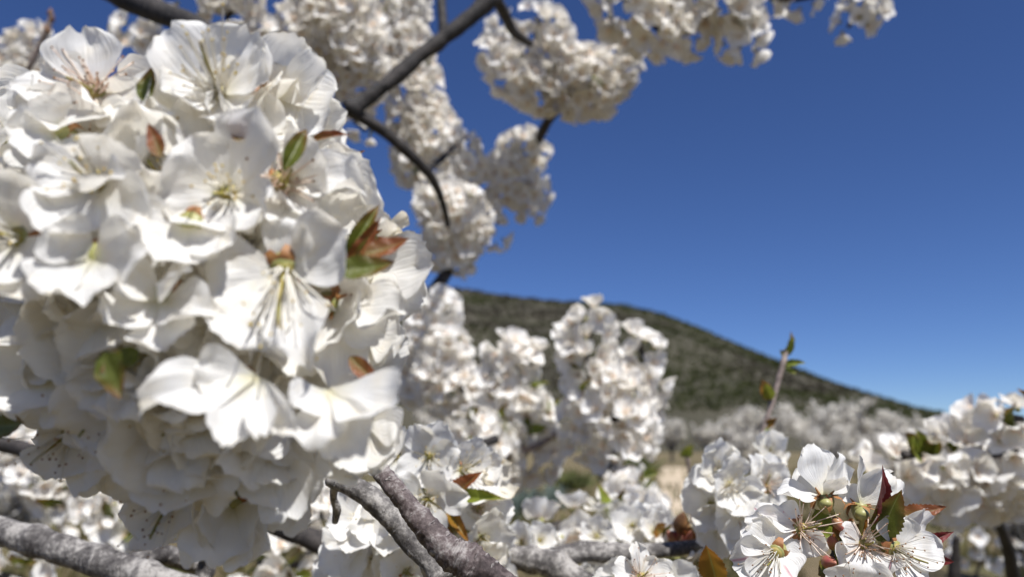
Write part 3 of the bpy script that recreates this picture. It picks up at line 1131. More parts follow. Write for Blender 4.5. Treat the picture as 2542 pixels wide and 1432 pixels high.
branch('rough grey branch with short fork at the bottom middle', [(1225, 1370, 0.36), (1300, 1385, 0.36), (1370, 1400, 0.355), (1440, 1440, 0.35), (1530, 1490, 0.34)], [22, 30, 34, 30, 32], 'bark_grey', 0.15, 20, 56, 150,
       knots=((0.32, 0.14, 0.04), (0.55, 0.2, 0.04)),
       forks=[([(1370, 1385, 0.36), (1450, 1368, 0.362), (1530, 1372, 0.364), (1640, 1365, 0.366), (1760, 1350, 0.37), (1850, 1340, 0.38)], [26, 25, 25, 18, 15, 14])], seed=9.0)
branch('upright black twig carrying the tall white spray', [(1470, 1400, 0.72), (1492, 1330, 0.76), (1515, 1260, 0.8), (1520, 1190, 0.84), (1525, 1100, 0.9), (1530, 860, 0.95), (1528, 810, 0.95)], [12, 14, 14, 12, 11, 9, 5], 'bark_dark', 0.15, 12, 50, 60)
tw = branch('thin bare twig with leaf buds standing before the hill', [(1882, 1110, 0.5), (1905, 1035, 0.505), (1925, 970, 0.51), (1943, 905, 0.515), (1952, 868, 0.52)], [6.5, 6.5, 7, 6.5, 6], 'bark_twig', 0.12, 12, 30, 200, name='twig', cat='twig',
            knots=((0.38, 0.25, 0.03), (0.8, 0.3, 0.04)))
for a, b, key, var, nr in [((1950, 880, .52), (1968, 822, .52), 'leaf', 1, (0.3, 0, 1)), ((1955, 882, .519), (1972, 835, .516), 'leaf_lime', 1, (-0.5, 0, 1)), ((1950, 885, .519), (1932, 868, .515), 'leaf', 0, (0, 0.4, 1)),
                           ((1948, 905, .515), (2002, 898, .51), 'leaf_lime', 1, (0, 0.6, 1)), ((1950, 912, .515), (1978, 930, .51), 'leaf_lime', 0, (0, 0.6, 1)),
                           ((1916, 990, .508), (1878, 940, .503), 'leaf_amber', 2, (0.4, 0.2, 1)), ((1914, 992, .507), (1898, 945, .5), 'leaf_lime', 0, (-0.3, 0.1, 1)),
                           ((1898, 1060, .503), (1930, 1035, .5), 'leaf_amber', 0, (0, 0.4, 1)), ((1898, 1062, .502), (1918, 1080, .498), 'leaf_lime', 0, (0, 0.4, 1))]:
    leaf(tw, a, b, key, var, nr, 1.05)
branch('black slanting limb below the blossom mass at right', [(2440, 1225, 0.9), (2470, 1280, 0.92), (2500, 1350, 0.95), (2520, 1450, 1.0)], [7, 11, 14, 18], 'bark_dark', 0.12, 12, 30, 40)
branch('slim black upright stem just right of the sharp flowers', [(2375, 1330, 0.8), (2372, 1380, 0.8), (2365, 1460, 0.8)], [9, 12, 15], 'bark_dark', 0.25, 12, 24, 60)
branch('grey twig crossing the sprays left of the tall one', [(1225, 1145, 0.98), (1280, 1128, 0.97), (1335, 1105, 0.96), (1390, 1070, 0.97)], [9, 8, 8, 6], 'bark_twig', 0.2, 10, 24, 60, name='twig', cat='twig')
branch('dark bough end in shadow at the lower left edge', [(-60, 1085, 0.6), (40, 1110, 0.6), (100, 1125, 0.58), (140, 1135, 0.57)], [20, 20, 18, 15], 'bark_dark', 0.15, 12, 24, 60)
branch('dark bough behind the flower facing the lens at bottom centre', [(1100, 1130, 0.7), (1180, 1105, 0.72), (1230, 1090, 0.75)], [14, 14, 11], 'bark_dark', 0.15, 12, 20, 50)
tw = branch('twig with dry scales standing up at the top left', [(70, 175, 1.2), (100, 110, 1.2), (120, 65, 1.2), (128, 35, 1.2)], [6, 7, 8, 5], 'bark_twig', 0.3, 9, 20, 60, name='twig', cat='twig')
add_buds(tw, [(118, 75, 1.19, 9, (-0.4, 0.8, 0.3)), (130, 48, 1.19, 8, (0.4, 0.8, 0.2)), (125, 32, 1.2, 9, (0.1, 1, 0))])
tw = branch('short shoot with a yellow green leaf tip above the path', [(1712, 1180, 0.7), (1708, 1150, 0.7), (1704, 1125, 0.7)], [4, 5, 5], 'bark_twig', 0.2, 8, 14, 100, name='twig', cat='twig')
leaf(tw, (1703, 1132, 0.7), (1706, 1096, 0.69), 'leaf_lime', 2, (0.2, 0.6, 1), 1.6)
leaf(tw, (1704, 1132, 0.69), (1716, 1108, 0.685), 'leaf_lime', 0, (-0.2, 0.4, 1), 1.6)

# ================================================================ BLOSSOM SPRAYS FARTHER BACK
spray('loose white spray below the scaly twig at top left', [([(75, 110, 1.25), (65, 165, 1.25), (20, 210, 1.25)], [42, 55, 60])], 1, 2)
spray('small spray peeping out left of the thick black branch', [([(345, 75, 1.0), (338, 110, 1.0)], [38, 36])], 2, 0)
spray('spray cut by the top edge above the thick black branch', [([(400, -30, 1.0), (455, -25, 1.0)], [42, 44])], 3, 0)
spray('spray hanging from the top edge right of black branch', [([(575, -50, 1.05), (582, 10, 1.05), (565, 55, 1.05), (640, 75, 1.08)], [58, 60, 50, 40])], 4, 1)
spray('broad spray left of the forked branch with tan centres', [([(800, -40, 1.15), (840, 50, 1.15), (860, 130, 1.15), (870, 230, 1.17)], [75, 100, 88, 62]), ([(745, 75, 1.13), (780, 100, 1.13)], [48, 60]), ([(930, -20, 1.2), (925, 40, 1.2)], [45, 40])], 5, 5)
spray('small spray under the fork of the dark branch', [([(880, 300, 0.95), (910, 325, 0.95)], [26, 26])], 6, 1, spacing=0.017, scale=0.8)
spray('long upright spray behind the forked branch', [([(1010, -40, 1.3), (1000, 60, 1.3), (1012, 170, 1.3), (1035, 270, 1.3), (1055, 350, 1.3), (1040, 410, 1.3)], [58, 52, 60, 62, 78, 60])], 7, 5)
spray('greyish spray right of the lower fork tip', [([(1145, 375, 1.25), (1155, 415, 1.25), (1130, 450, 1.25)], [45, 48, 40])], 8, 2)
spray('spray hanging below the end of the forked branch', [([(1085, 490, 1.2), (1130, 545, 1.2), (1125, 610, 1.2)], [48, 85, 68]), ([(1200, 520, 1.25), (1225, 585, 1.25)], [32, 30])], 9, 5)
spray('narrow spray leaning against open sky right of the fork', [([(1300, 370, 1.28), (1270, 430, 1.28), (1250, 470, 1.28)], [52, 56, 48]), ([(1310, 470, 1.28), (1315, 500, 1.28)], [44, 42])], 10, 3)
spray('curved white spray against the blue sky, its left half under the dark twig', [([(1250, 80, 1.2), (1245, 145, 1.2), (1300, 200, 1.2), (1370, 225, 1.2)], [42, 46, 60, 62]), ([(1330, 45, 1.18), (1385, 115, 1.18)], [38, 46])], 11, 2)
spray('right half of the curved white spray, rising to a tan tip', [([(1420, 225, 1.2), (1490, 205, 1.2), (1560, 140, 1.2)], [66, 64, 44]), ([(1415, 150, 1.18), (1440, 190, 1.18)], [46, 60])], 41, 3)
spray('massive shaded spray hanging from the top edge', [([(1520, -60, 1.0), (1560, 10, 1.0), (1640, 80, 1.0)], [62, 72, 60]), ([(1680, -50, 1.02), (1710, 30, 1.02), (1700, 90, 1.02)], [68, 62, 40])], 12, 3)
spray('hanging spray right of the massive one at the top', [([(1800, -50, 1.0), (1820, 30, 1.0), (1845, 95, 1.0)], [62, 72, 52])], 13, 3)
spray('spray sliver under a dark twig at the top edge', [([(1930, -25, 1.05), (1985, -5, 1.05)], [40, 42])], 14, 0)
spray('small lone spray at the top edge far right', [([(2155, -10, 1.1), (2135, 35, 1.1), (2105, 68, 1.1)], [42, 48, 26])], 15, 1)
branch('dark twig end along the top edge above a spray sliver', [(1880, -12, 1.04), (1960, -4, 1.03), (2045, -14, 1.03)], [10, 10, 8], 'bark_dark', 0.2, 9, 16, 50, name='twig', cat='twig')

spray('tall tapering spray standing on the upright black twig', [([(1480, 790, 0.92), (1455, 860, 0.92), (1470, 940, 0.92), (1520, 1010, 0.9), (1530, 1090, 0.9)], [40, 50, 60, 92, 80]), ([(1585, 850, 0.93), (1605, 920, 0.93), (1590, 1010, 0.95)], [34, 38, 50]), ([(1430, 1030, 0.95), (1450, 1080, 0.95)], [42, 50])], 16, 5, limit=295)
spray('pair of rounded heads of blossom left of the tall spray', [([(1285, 885, 1.0), (1250, 910, 1.0), (1270, 980, 1.0), (1310, 1050, 1.0), (1330, 1140, 1.0)], [48, 50, 60, 66, 54])], 17, 8, leaf_keys=('leaf', 'leaf_lime'))
spray('pinkish spray behind the right rim of the near cluster', [([(1085, 770, 1.15), (1060, 850, 1.15), (1030, 930, 1.15)], [46, 66, 70]), ([(1110, 860, 1.1), (1100, 940, 1.1), (1165, 975, 1.08)], [45, 70, 52])], 18, 3)
spray('shaded spray between two dark boughs near the hill foot', [([(1180, 1060, 0.95), (1220, 1110, 0.95), (1240, 1180, 0.98)], [45, 50, 45])], 19, 4)
spray('low row of blossoms on the rough grey branch', [([(1330, 1320, 0.55), (1420, 1300, 0.56), (1500, 1310, 0.56), (1560, 1290, 0.58)], [32, 48, 42, 50])], 20, 3)
spray('soft spray right of the upright black twig foot', [([(1560, 1215, 0.85), (1560, 1262, 0.8), (1600, 1300, 0.75)], [40, 46, 36])], 21, 5)
spray('small spray along the left edge of the sandy path', [([(1540, 1250, 0.85), (1590, 1235, 0.9), (1610, 1285, 0.8)], [24, 28, 28])], 22, 2)
spray('wide mass of blossom across the right edge', [([(2160, 1185, 0.64), (2260, 1172, 0.64), (2360, 1152, 0.64), (2460, 1128, 0.64), (2600, 1118, 0.64)], [40, 60, 68, 76, 80]), ([(2340, 1230, 0.66), (2460, 1200, 0.68), (2590, 1190, 0.68)], [62, 66, 70])], 23, 6, limit=290)
spray('mottled loose spray left of the black slanting limb at lower right', [([(2410, 1310, 1.5), (2440, 1370, 1.5), (2420, 1430, 1.5)], [48, 56, 60])], 42, 4, spacing=0.03, leaf_keys=('leaf', 'leaf_bronze'))
spray('mottled loose spray right of the black slanting limb', [([(2535, 1290, 1.45), (2550, 1350, 1.45), (2560, 1430, 1.45)], [40, 46, 46])], 43, 4, spacing=0.03, leaf_keys=('leaf', 'leaf_bronze'))
spray('raised tuft of pinkish blossom above the right mass', [([(2440, 1035, 0.62), (2490, 1035, 0.62), (2540, 1040, 0.62)], [30, 34, 30])], 24, 1)
spray('leafy green tip standing on the right blossom mass', [([(2240, 1130, 0.6), (2320, 1120, 0.6)], [20, 20])], 25, 0)
spray('shaded spray behind the grey bough at lower left', [([(20, 1100, 0.9), (90, 1150, 0.9), (150, 1200, 0.9), (240, 1240, 0.9)], [50, 60, 62, 60])], 26, 6)
spray('low spray under the grey bough in the bottom left corner', [([(-20, 1420, 0.75), (60, 1440, 0.75), (150, 1460, 0.75)], [46, 46, 40])], 51, 4, spacing=0.02, leaf_keys=('leaf', 'leaf_bronze'))
spray('dim spray under the shaded tip of the near cluster', [([(230, 1300, 0.8), (330, 1270, 0.8), (300, 1340, 0.8)], [50, 55, 40])], 27, 5)
spray('dim spray below the dark blue grey bough', [([(640, 1400, 0.7), (740, 1400, 0.7), (800, 1420, 0.7)], [48, 50, 46])], 28, 5)
spray('dim spray between near cluster tip and grey branch', [([(720, 1230, 0.75), (770, 1260, 0.75), (850, 1300, 0.75)], [45, 50, 40])], 29, 3)
spray('pale spray hanging above the sandy path edge', [([(1785, 1290, 0.6), (1815, 1260, 0.6)], [26, 30])], 30, 1)

# ================================================================ NEAR BLOSSOMS
hr = random.Random(12)

# ---- sharp cluster at the lower right
c = thing('blossom_spray', 'sharp white blossoms with rusty calyxes and red leaves at lower right', 'blossom spray', P(2085, 1400, 0.235), SPRAY_GROUP)
D = 0.226
kw = dict(kind='petal_streak', rng=hr)
blossom(c, 2046, 1228, D, (-0.05, 0.95, -0.25), 0, 0.5, 0.95, old=True, stam=None, label='blossom seen from behind with green ovary and rusty calyx', stalk=False, kind='petal', rng=hr,
        tips=[(2018, 1102, -4, 118, (0.25, -0.1, 1)), (2108, 1140, -7, 110, (0.5, 0.1, 1)), (1930, 1222, 2, 76, (0.1, 1, 0.5)), (2090, 1175, 3, 70, (0.4, 0, 1)), (2000, 1150, -9, 100, (-0.3, 0, 1))])
blossom(c, 2136, 1250, D + 0.003, (0.2, 0.93, -0.2), 0, 0.5, 0.9, old=True, stam=None, label='second blossom seen from behind with a rusty collar', stalk=False, kind='petal', rng=hr,
        tips=[(2123, 1132, 0, 44, (0.9, 0, 0.6)), (2205, 1165, -2, 105, (0.1, 0.1, 1)), (2225, 1180, -6, 80, (0.2, 0.3, 1)), (2092, 1205, -4, 62, (0, 0.3, 1))])
# ovaries with their stalks
for (x, y, s, x2, y2, bud) in [(2050, 1246, 3.0, 2078, 1300, True), (2139, 1272, 3.2, 2130, 1330, False)]:
    mb = MB()
    blob(mb, Matrix.Translation((0, 0, -0.0003)) @ Matrix.Scale(1.05, 4, (0, 0, 1)), s * 0.00066, 0, 16, 12)
    a = P(x, y, D - 0.003)
    b = P(x2, y2, D + 0.002)
    tube(mb, [Vector((0, 0, 0)), (b - a) * 0.5 + RIGHT * 0.0005, b - a], [0.0011, 0.0007, 0.0009], 10, 9)
    new_object('ovary', mb.build('ovary', [M['calyx']]), c, Matrix.Translation(a))
add_buds(c, [(2083, 1302, D - 0.002, 3.2, (0.5, -0.8, 0.3)), (2060, 1395, D - 0.006, 4.2, (0.1, 0.3, 1)), (2066, 1345, D, 3.5, (-0.3, 0.8, 0.4))], 'bud')
blossom(c, 1990, 1312, D - 0.002, (0.45, 0.35, 0.85), 0.4, stam='pink', label='left blossom with a pink tan tuft of stamens', stalk=False, **kw,
        tips=[(1868, 1262, 0, 92, (0.35, 0.75, 0.6)), (1925, 1258, -4, 88, (0.2, 0.4, 1)), (1842, 1300, 3, 96, (0.5, 0.3, 0.8)), (2052, 1372, 6, 66, (-0.9, 0.2, 0.7)), (1985, 1385, 2, 100, (0.1, 0.8, 0.8))])
blossom(c, 1925, 1372, D - 0.008, (-0.6, -0.15, 0.85), 0.4, stam='fine', label='lower left blossom with fanned out dark tipped stamens', stalk=False, **kw,
        tips=[(1815, 1395, 0, 118, (0.1, 0.1, 1)), (1848, 1300, -2, 110, (0.2, 0, 1)), (1975, 1430, 6, 105, (0.2, 0.25, 1)), (1870, 1450, 2, 90, (0, 0.3, 1)), (1990, 1400, 1, 90, (0.4, 0.4, 1))])
blossom(c, 2142, 1350, D - 0.004, (0.05, 0.25, 0.95), 1.4, stam='pink', label='middle blossom with a curly pink tan centre', stalk=False, **kw,
        tips=[(2082, 1318, 3, 80, (0.5, 0.2, 1)), (2092, 1420, 4, 110, (0.2, 0.2, 1)), (2140, 1440, 7, 90, (0, 0.5, 1)), (2185, 1300, -3, 80, (0, -0.3, 1)), (2200, 1400, -2, 80, (-0.3, 0.3, 1))])
blossom(c, 2222, 1362, D - 0.007, (0.45, -0.2, 0.85), 0.9, stam='fine', label='right blossom with long pale stamens and one pink streak', stalk=False, **kw,
        tips=[(2228, 1272, -1, 110, (0, -0.15, 1)), (2300, 1268, -5, 92, (0.4, 0.1, 1)), (2350, 1378, 4, 100, (0, 0.7, 0.8)), (2292, 1440, 6, 110, (0, 0.6, 0.9)), (2205, 1420, 4, 64, (-0.8, 0, 0.8))])
blossom(c, 2120, 1470, D - 0.016, (0, 0.6, 0.8), 0.2, stam='fine', label='lowest blossom cut by the bottom edge', stalk=False, **kw,
        tips=[(2140, 1398, 2, 170, (0, 0.5, 0.9)), (2050, 1480, 2, 100, (0, 0.4, 1)), (2230, 1470, 2, 120, (0, 0.4, 1))])
leaf(c, (2180, 1342, D - 0.005), (2238, 1205, D - 0.010), 'leaf', 0, (-0.3, 0.25, 1), 0.95, 'olive leaf with a fine toothed edge')
leaf(c, (2155, 1300, D - 0.004), (2207, 1160, D - 0.009), 'leaf_red', 1, (0.6, 0.2, 1), 0.62, 'folded red leaf')
leaf(c, (2230, 1370, D + 0.004), (2372, 1318, D - 0.001), 'leaf_red', 1, (0, 0.5, 1), 0.85, 'dark red leaf pointing right')
leaf(c, (2300, 1385, D + 0.004), (2370, 1395, D), 'leaf_red', 0, (0, 0.4, 1), 1.0)
leaf(c, (2220, 1285, D + 0.004), (2345, 1262, D + 0.006), 'leaf_bronze', 0, (0, 0.8, 1), 0.7)
leaf(c, (2085, 1340, D + 0.003), (2060, 1300, D), 'leaf_bronze', 0, (0, 0.4, 1))
leaf(c, (2110, 1330, D + 0.004), (2160, 1285, D), 'leaf_amber', 1, (0, 0.4, 1), 1.2)
leaf(c, (2070, 1400, D + 0.003), (2020, 1430, D - 0.005), 'leaf', 0, (0, 0.4, 1), 1.2)
leaf(c, (2060, 1330, D + 0.006), (2010, 1255, D + 0.006), 'leaf_lime', 2, (0, 0.3, 1), 1.2)
leaf(c, (2070, 1380, D + 0.002), (2095, 1310, D), 'leaf', 1, (0.3, 0.3, 1), 0.9)
leaf(c, (2075, 1420, D), (2075, 1360, D - 0.004), 'leaf_lime', 1, (0.3, 0.3, 1), 0.9)
for k in range(7):
    a = (2060 + hr.uniform(0, 90), 1300 + hr.uniform(-10, 40), D + 0.002)
    leaf(c, a, (a[0] + hr.uniform(-40, 40), a[1] + hr.uniform(-45, 25), D - 0.002), 'leaf_bronze', hr.randrange(3), (hr.uniform(-.6, .6), 0.4, 1), 1.1)
mb = MB()
a = P(2090, 1500, 0.238)
tube(mb, [Vector((0, 0, 0)), P(2085, 1440, 0.236) - a, P(2090, 1350, 0.233) - a], [0.0045, 0.004, 0.003], 30, 16, 0.25, 500, knots=((0.3, 0.2, 0.05), (0.6, 0.25, 0.05)))
new_object('spur', mb.build('spur', [M['bark_dark']]), c, Matrix.Translation(a))

# ---- flowers around the stubs, bottom centre
c = thing('blossom_spray', 'white blossoms with olive and bronze leaves right of the cut stub', 'blossom spray', P(1120, 1260, 0.36), SPRAY_GROUP)
blossom(c, 1066, 1132, 0.33, (0, 0.1, 1), 0.3, stam='normal', label='flat open blossom with a yellow green eye', rng=hr,
        tips=[(1020, 1050, 0, 72, (0, 0, 1)), (1095, 1045, 2, 80, (0, 0, 1)), (1140, 1120, 3, 78, (-.1, 0, 1)), (1085, 1215, 4, 90, (0, .3, 1)), (985, 1175, 4, 72, (.2, .2, 1))])
blossom(c, 1150, 1165, 0.34, (0.55, 0.35, 0.75), 1.0, 0.62, 1.0, rng=hr, stam='long')
blossom(c, 1205, 1190, 0.35, (0.8, 0.25, 0.5), 1.0, 0.6, 0.9, rng=hr, kind='petal_cream')
blossom(c, 1062, 1238, 0.32, (-0.1, 0.15, 1), 2.0, 0.85, 0.95, rng=hr)
blossom(c, 1185, 1262, 0.35, (0.5, 0.3, 0.8), 0.5, 0.7, 0.95, rng=hr, stam='pink')
blossom(c, 1195, 1335, 0.34, (0.5, -0.1, 0.85), 1.5, 0.62, 0.95, rng=hr)
blossom(c, 1130, 1310, 0.35, (0.2, -0.2, 0.95), 2.5, 0.7, 0.95, rng=hr)
blossom(c, 1205, 1410, 0.34, (0.4, 0.2, 0.85), 2.5, 0.6, 0.95, rng=hr)
blossom(c, 985, 1130, 0.34, (-0.3, 0.4, 0.85), 2.5, 0.7, 0.9, rng=hr)
for a, b, key, var, nr, wd in [((1080, 1200, .345), (985, 1190, .33), 'leaf', 0, (0, .6, 1), 1.3), ((1110, 1250, .335), (1190, 1168, .325), 'leaf_bronze', 1, (-.4, .5, 1), 1.1),
                               ((1125, 1245, .33), (1250, 1230, .32), 'leaf_lime', 1, (0, .7, .8), 0.8), ((1110, 1235, .335), (1060, 1165, .335), 'leaf_amber', 0, (0, .2, 1), 1),
                               ((1110, 1265, .33), (1165, 1345, .32), 'leaf_amber', 1, (.3, .2, 1), 0.9), ((1115, 1250, .335), (1130, 1330, .325), 'leaf', 0, (-.3, .2, 1), 1.1)]:
    leaf(c, a, b, key, var, nr, wd)
mb = MB()
a = P(1120, 1400, 0.37)
tube(mb, [Vector((0, 0, 0)), P(1110, 1330, .365) - a, P(1112, 1240, .345) - a], [0.004, 0.0035, 0.0025], 20, 12, 0.2, 400)
new_object('spur', mb.build('spur', [M['bark_grey']]), c, Matrix.Translation(a))

c = thing('blossom_spray', 'white blossoms below the grey branch left of the cut stub', 'blossom spray', P(930, 1350, 0.36), SPRAY_GROUP)
for x, y, d, f, o in [(905, 1290, .33, (-.2, .4, .85), .8), (970, 1295, .33, (.1, .5, .8), .72), (880, 1350, .34, (-.4, .2, .9), .7), (985, 1365, .34, (.4, .1, .9), .75), (930, 1385, .34, (0, -.1, 1), .75),
                      (1010, 1420, .33, (.3, .2, .9), .7), (860, 1420, .35, (-.3, .3, .9), .7), (955, 1445, .35, (0, .2, 1), .8), (1090, 1420, .35, (.1, .3, .9), .7)]:
    blossom(c, x, y, d, f, hr.uniform(0, 6), o, 0.95, rng=hr)
leaf(c, (930, 1320, .34), (905, 1270, .335), 'leaf', 0)

c = thing('blossom_spray', 'blossoms with a tall upright petal at the bottom edge', 'blossom spray', P(1590, 1430, 0.31), SPRAY_GROUP)
blossom(c, 1590, 1432, 0.275, (0.1, 0.5, 0.8), 0, stam='pink', rng=hr, tips=[(1583, 1342, -2, 64, (0.4, 0, 1)), (1640, 1395, -4, 80, (0.2, .2, 1)), (1520, 1410, 2, 70, (0, .6, .8)), (1680, 1440, 3, 80, (0, .6, .8)), (1560, 1480, 4, 90, (0, .5, .8))])
blossom(c, 1545, 1450, 0.30, (-0.3, 0.5, 0.8), 1, 0.6, 0.7, rng=hr)
blossom(c, 1665, 1460, 0.29, (0.2, 0.6, 0.7), 1, 0.7, 0.7, rng=hr)
blossom(c, 1450, 1445, 0.36, (0.2, 0.4, 0.9), 1, 0.5, 0.7, rng=hr)
leaf(c, (1640, 1440, .3), (1665, 1405, .295), 'leaf_bronze', 1)
leaf(c, (1630, 1440, .305), (1690, 1425, .30), 'leaf', 0)

c = thing('blossom_spray', 'cream edged blossoms with reddish bud scales on the grey branch', 'blossom spray', P(1690, 1345, 0.42), SPRAY_GROUP)
for x, y, d, f, o, kd in [(1720, 1305, .40, (.4, .6, .6), .45, 'petal_cream'), (1570, 1305, .42, (-.3, .5, .8), .6, 'petal'), (1625, 1320, .41, (0, .6, .8), .5, 'petal'), (1625, 1300, .43, (-.1, .5, .8), .6, 'petal'),
                          (1730, 1395, .36, (.2, .2, .9), .45, 'petal_cream'), (1590, 1345, .42, (.2, .2, .9), .5, 'petal'), (1480, 1330, .45, (-.1, .6, .8), .6, 'petal')]:
    blossom(c, x, y, d, f, hr.uniform(0, 6), o, 0.78, rng=hr, kind=kd, stam='normal')
add_buds(c, [(1690, 1330, .40, 8, (-.3, .8, .4)), (1705, 1335, .395, 7, (.3, .8, .4)), (1670, 1332, .40, 7, (-.6, .7, .4)), (1740, 1330, .40, 7, (.6, .6, .4))], 'bud')
add_buds(c, [(1690, 1295, .395, 8, (.1, .9, .4))], 'scale')
for a, b, key in [((1660, 1330, .41), (1610, 1300, .40), 'leaf_amber'), ((1665, 1335, .41), (1650, 1290, .40), 'leaf'), ((1720, 1350, .4), (1690, 1310, .39), 'leaf_bronze'), ((1680, 1420, .38), (1640, 1390, .37), 'leaf'), ((1640, 1410, .38), (1690, 1385, .37), 'leaf_lime')]:
    leaf(c, a, b, key, hr.randrange(3))
tw = thing('leaf', 'large amber leaf standing left of the sharp flowers at bottom', 'leaf', P(1770, 1445, 0.27))
leaf(tw, (1780, 1450, .27), (1752, 1340, .265), 'leaf_amber', 0, (-.4, .2, 1), 1.1)

c = thing('blossom_spray', 'soft white blossoms left of the sharp flowers', 'blossom spray', P(1830, 1290, 0.4), SPRAY_GROUP)
for x, y, d, f, o in [(1790, 1170, .36, (-.3, .4, .85), .6), (1812, 1205, .35, (.1, .2, .95), .7), (1768, 1250, .36, (-.4, .2, .85), .65), (1830, 1260, .35, (.1, .1, 1), .75), (1780, 1300, .36, (-.2, 0, .95), .6),
                      (1850, 1310, .35, (.1, -.2, .95), .7), (1880, 1235, .36, (.4, .3, .85), .6), (1765, 1205, .38, (-.5, .3, .8), .6)]:
    blossom(c, x, y, d, f, hr.uniform(0, 6), o, 0.9, rng=hr)
blossom(c, 1900, 1205, .36, (.05, .8, .5), 0, stam='pink', rng=hr, label='cup shaped blossom opening upward',
        tips=[(1862, 1128, -2, 66, (.4, 0, 1)), (1915, 1125, -6, 70, (0, 0, 1)), (1945, 1150, 0, 60, (-.4, 0, 1)), (1895, 1140, 5, 60, (0, .2, 1))])
blossom(c, 1905, 1130, .42, (0, .7, .6), 0, 0.4, 0.9, rng=hr)
leaf(c, (1840, 1330, .37), (1800, 1290, .36), 'leaf', 0)
leaf(c, (1810, 1330, .37), (1840, 1280, .36), 'leaf_lime', 1)
c = thing('blossom_spray', 'single small pair of blossoms on the rough grey branch', 'blossom spray', P(1290, 1375, 0.4), SPRAY_GROUP)
blossom(c, 1295, 1345, .43, (-.3, .5, .8), 0, .6, 0.75, rng=hr)
blossom(c, 1340, 1340, .44, (.4, .5, .8), 0, .5, 0.7, rng=hr)
c = thing('blossom_spray', 'leafy olive shoot with small flowers on the right mass', 'blossom spray', P(2290, 1130, 0.55), SPRAY_GROUP)
for a, b, key in [((2290, 1125, .55), (2235, 1075, .54), 'leaf'), ((2295, 1125, .55), (2280, 1065, .54), 'leaf_lime'), ((2300, 1125, .55), (2340, 1085, .54), 'leaf'), ((2285, 1125, .55), (2250, 1105, .53), 'leaf_lime'), ((2305, 1125, .55), (2315, 1070, .54), 'leaf')]:
    leaf(c, a, b, key, hr.randrange(3), (hr.uniform(-.4, .4), .5, 1), 1.3)
blossom(c, 2310, 1095, .54, (.2, .6, .7), 0, .5, 0.5, rng=hr, kind='petal_cream')
tw = thing('leaf', 'amber leaf tip entering at the right edge', 'leaf', P(2560, 1000, 0.5))
leaf(tw, (2560, 1005, .5), (2528, 962, .5), 'leaf_amber', 1, (.2, .3, 1), 1.2)

# ---- the great near cluster on the left
c = thing('blossom_spray', 'huge near cluster of white cherry blossoms filling the left', 'blossom spray', P(450, 700, 0.17), SPRAY_GROUP)
HERO = []


def hero(px, py, d, facing, tips=None, **k):
    HERO.append((px, py))
    k.setdefault('rng', hr)
    k.setdefault('kind', 'petal_broad' if d < 0.149 else 'petal')
    return blossom(c, px, py, d, facing, k.pop('roll', hr.uniform(0, 6)), k.pop('open_', 0.75), k.pop('scale', 1.0), tips=tips, **k)


hero(545, 232, .150, (.05, .35, .9), [(395, 78, 3, 190, (.15, .25, 1)), (635, 80, 0, 185, (0, -.2, 1)), (695, 155, 6, 120, (0, .6, .9)), (590, 312, 9, 140, (-.1, .5, .9)), (405, 255, 8, 150, (.2, .6, .8))], stam='long', label='top blossom open to the lens with yellow stamens')
hero(672, 240, .156, (.9, .2, .2), [(852, 272, 2, 190, (.1, .45, .9)), (835, 175, 4, 130, (.3, .3, .9)), (742, 92, 0, 150, (.5, -.1, .9)), (800, 240, -8, 150, (0, -.4, -.8))], stam=None, old=True, label='blossom turned right and seen from the side')
hero(232, 232, .150, (-.1, .3, .9), [(205, 72, -2, 185, (.1, .35, 1)), (378, 280, 5, 170, (.3, .4, .9)), (165, 350, 9, 180, (0, .35, .95)), (20, 235, 4, 130, (0, .7, .8)), (100, 170, 0, 150, (.2, .2, 1))], stam='pink', old=True, label='top left blossom with a rusty withered centre')
hero(565, 482, .136, (0, 0, 1), [(660, 262, 3, 180, (-.2, -.1, 1)), (440, 350, 4, 175, (.2, 0, 1)), (385, 490, 6, 160, (.3, .2, 1)), (540, 590, 8, 200, (0, .45, 1)), (690, 540, 4, 150, (-.3, .2, 1))], stam='normal', label='blossom facing the lens with a brown and green eye')
hero(700, 455, .143, (.45, .1, .85), [(820, 372, 2, 180, (-.1, -.15, 1)), (908, 440, 2, 130, (.1, .6, .8)), (740, 590, 6, 130, (.1, .4, .9)), (640, 560, 5, 90, (0, .3, 1))], stam='pink', label='blossom with pink tan stamens beside the olive leaf')
hero(705, 672, .133, (.15, -.55, .75), [(505, 700, 5, 205, (.15, .15, 1)), (875, 585, 3, 200, (-.15, .15, 1)), (585, 880, 8, 190, (.1, .55, .85)), (770, 900, 8, 150, (0, .5, .9)), (730, 540, 0, 140, (0, .2, 1))], stam='long', label='blossom with long white stamens hanging down')
hero(838, 762, .148, (.7, -.2, .3), [(1010, 775, 2, 165, (.1, .6, .8)), (835, 965, 5, 150, (.3, .2, .9)), (955, 855, 2, 130, (.3, .3, .9)), (900, 690, -3, 120, (0, .3, 1))], stam=None, old=True, label='drooping blossom with a yellow green calyx')
hero(900, 690, .160, (.9, 0, .3), [(1085, 665, 2, 150, (.1, .5, .9)), (1062, 610, -2, 100, (.2, .6, .8)), (1045, 770, 2, 150, (.2, .2, 1)), (970, 740, 5, 110, (.2, .4, .9))], stam=None, label='rightmost blossom of the near cluster')
hero(935, 575, .162, (.8, .5, .2), [(1034, 548, 0, 60, (.2, .4, .9)), (1010, 585, 2, 40, (.3, .3, .9))], stam=None, kind='petal_cream', old=True, label='withered curled yellowish blossom')
hero(395, 745, .128, (-.1, .2, .95), [(290, 665, 3, 120, (-.1, .75, .7)), (470, 655, 4, 150, (.1, .7, .75)), (515, 780, 5, 150, (.2, .3, .95)), (420, 870, 6, 150, (0, .2, 1)), (265, 810, 5, 150, (-.1, .4, .9))], stam=None)
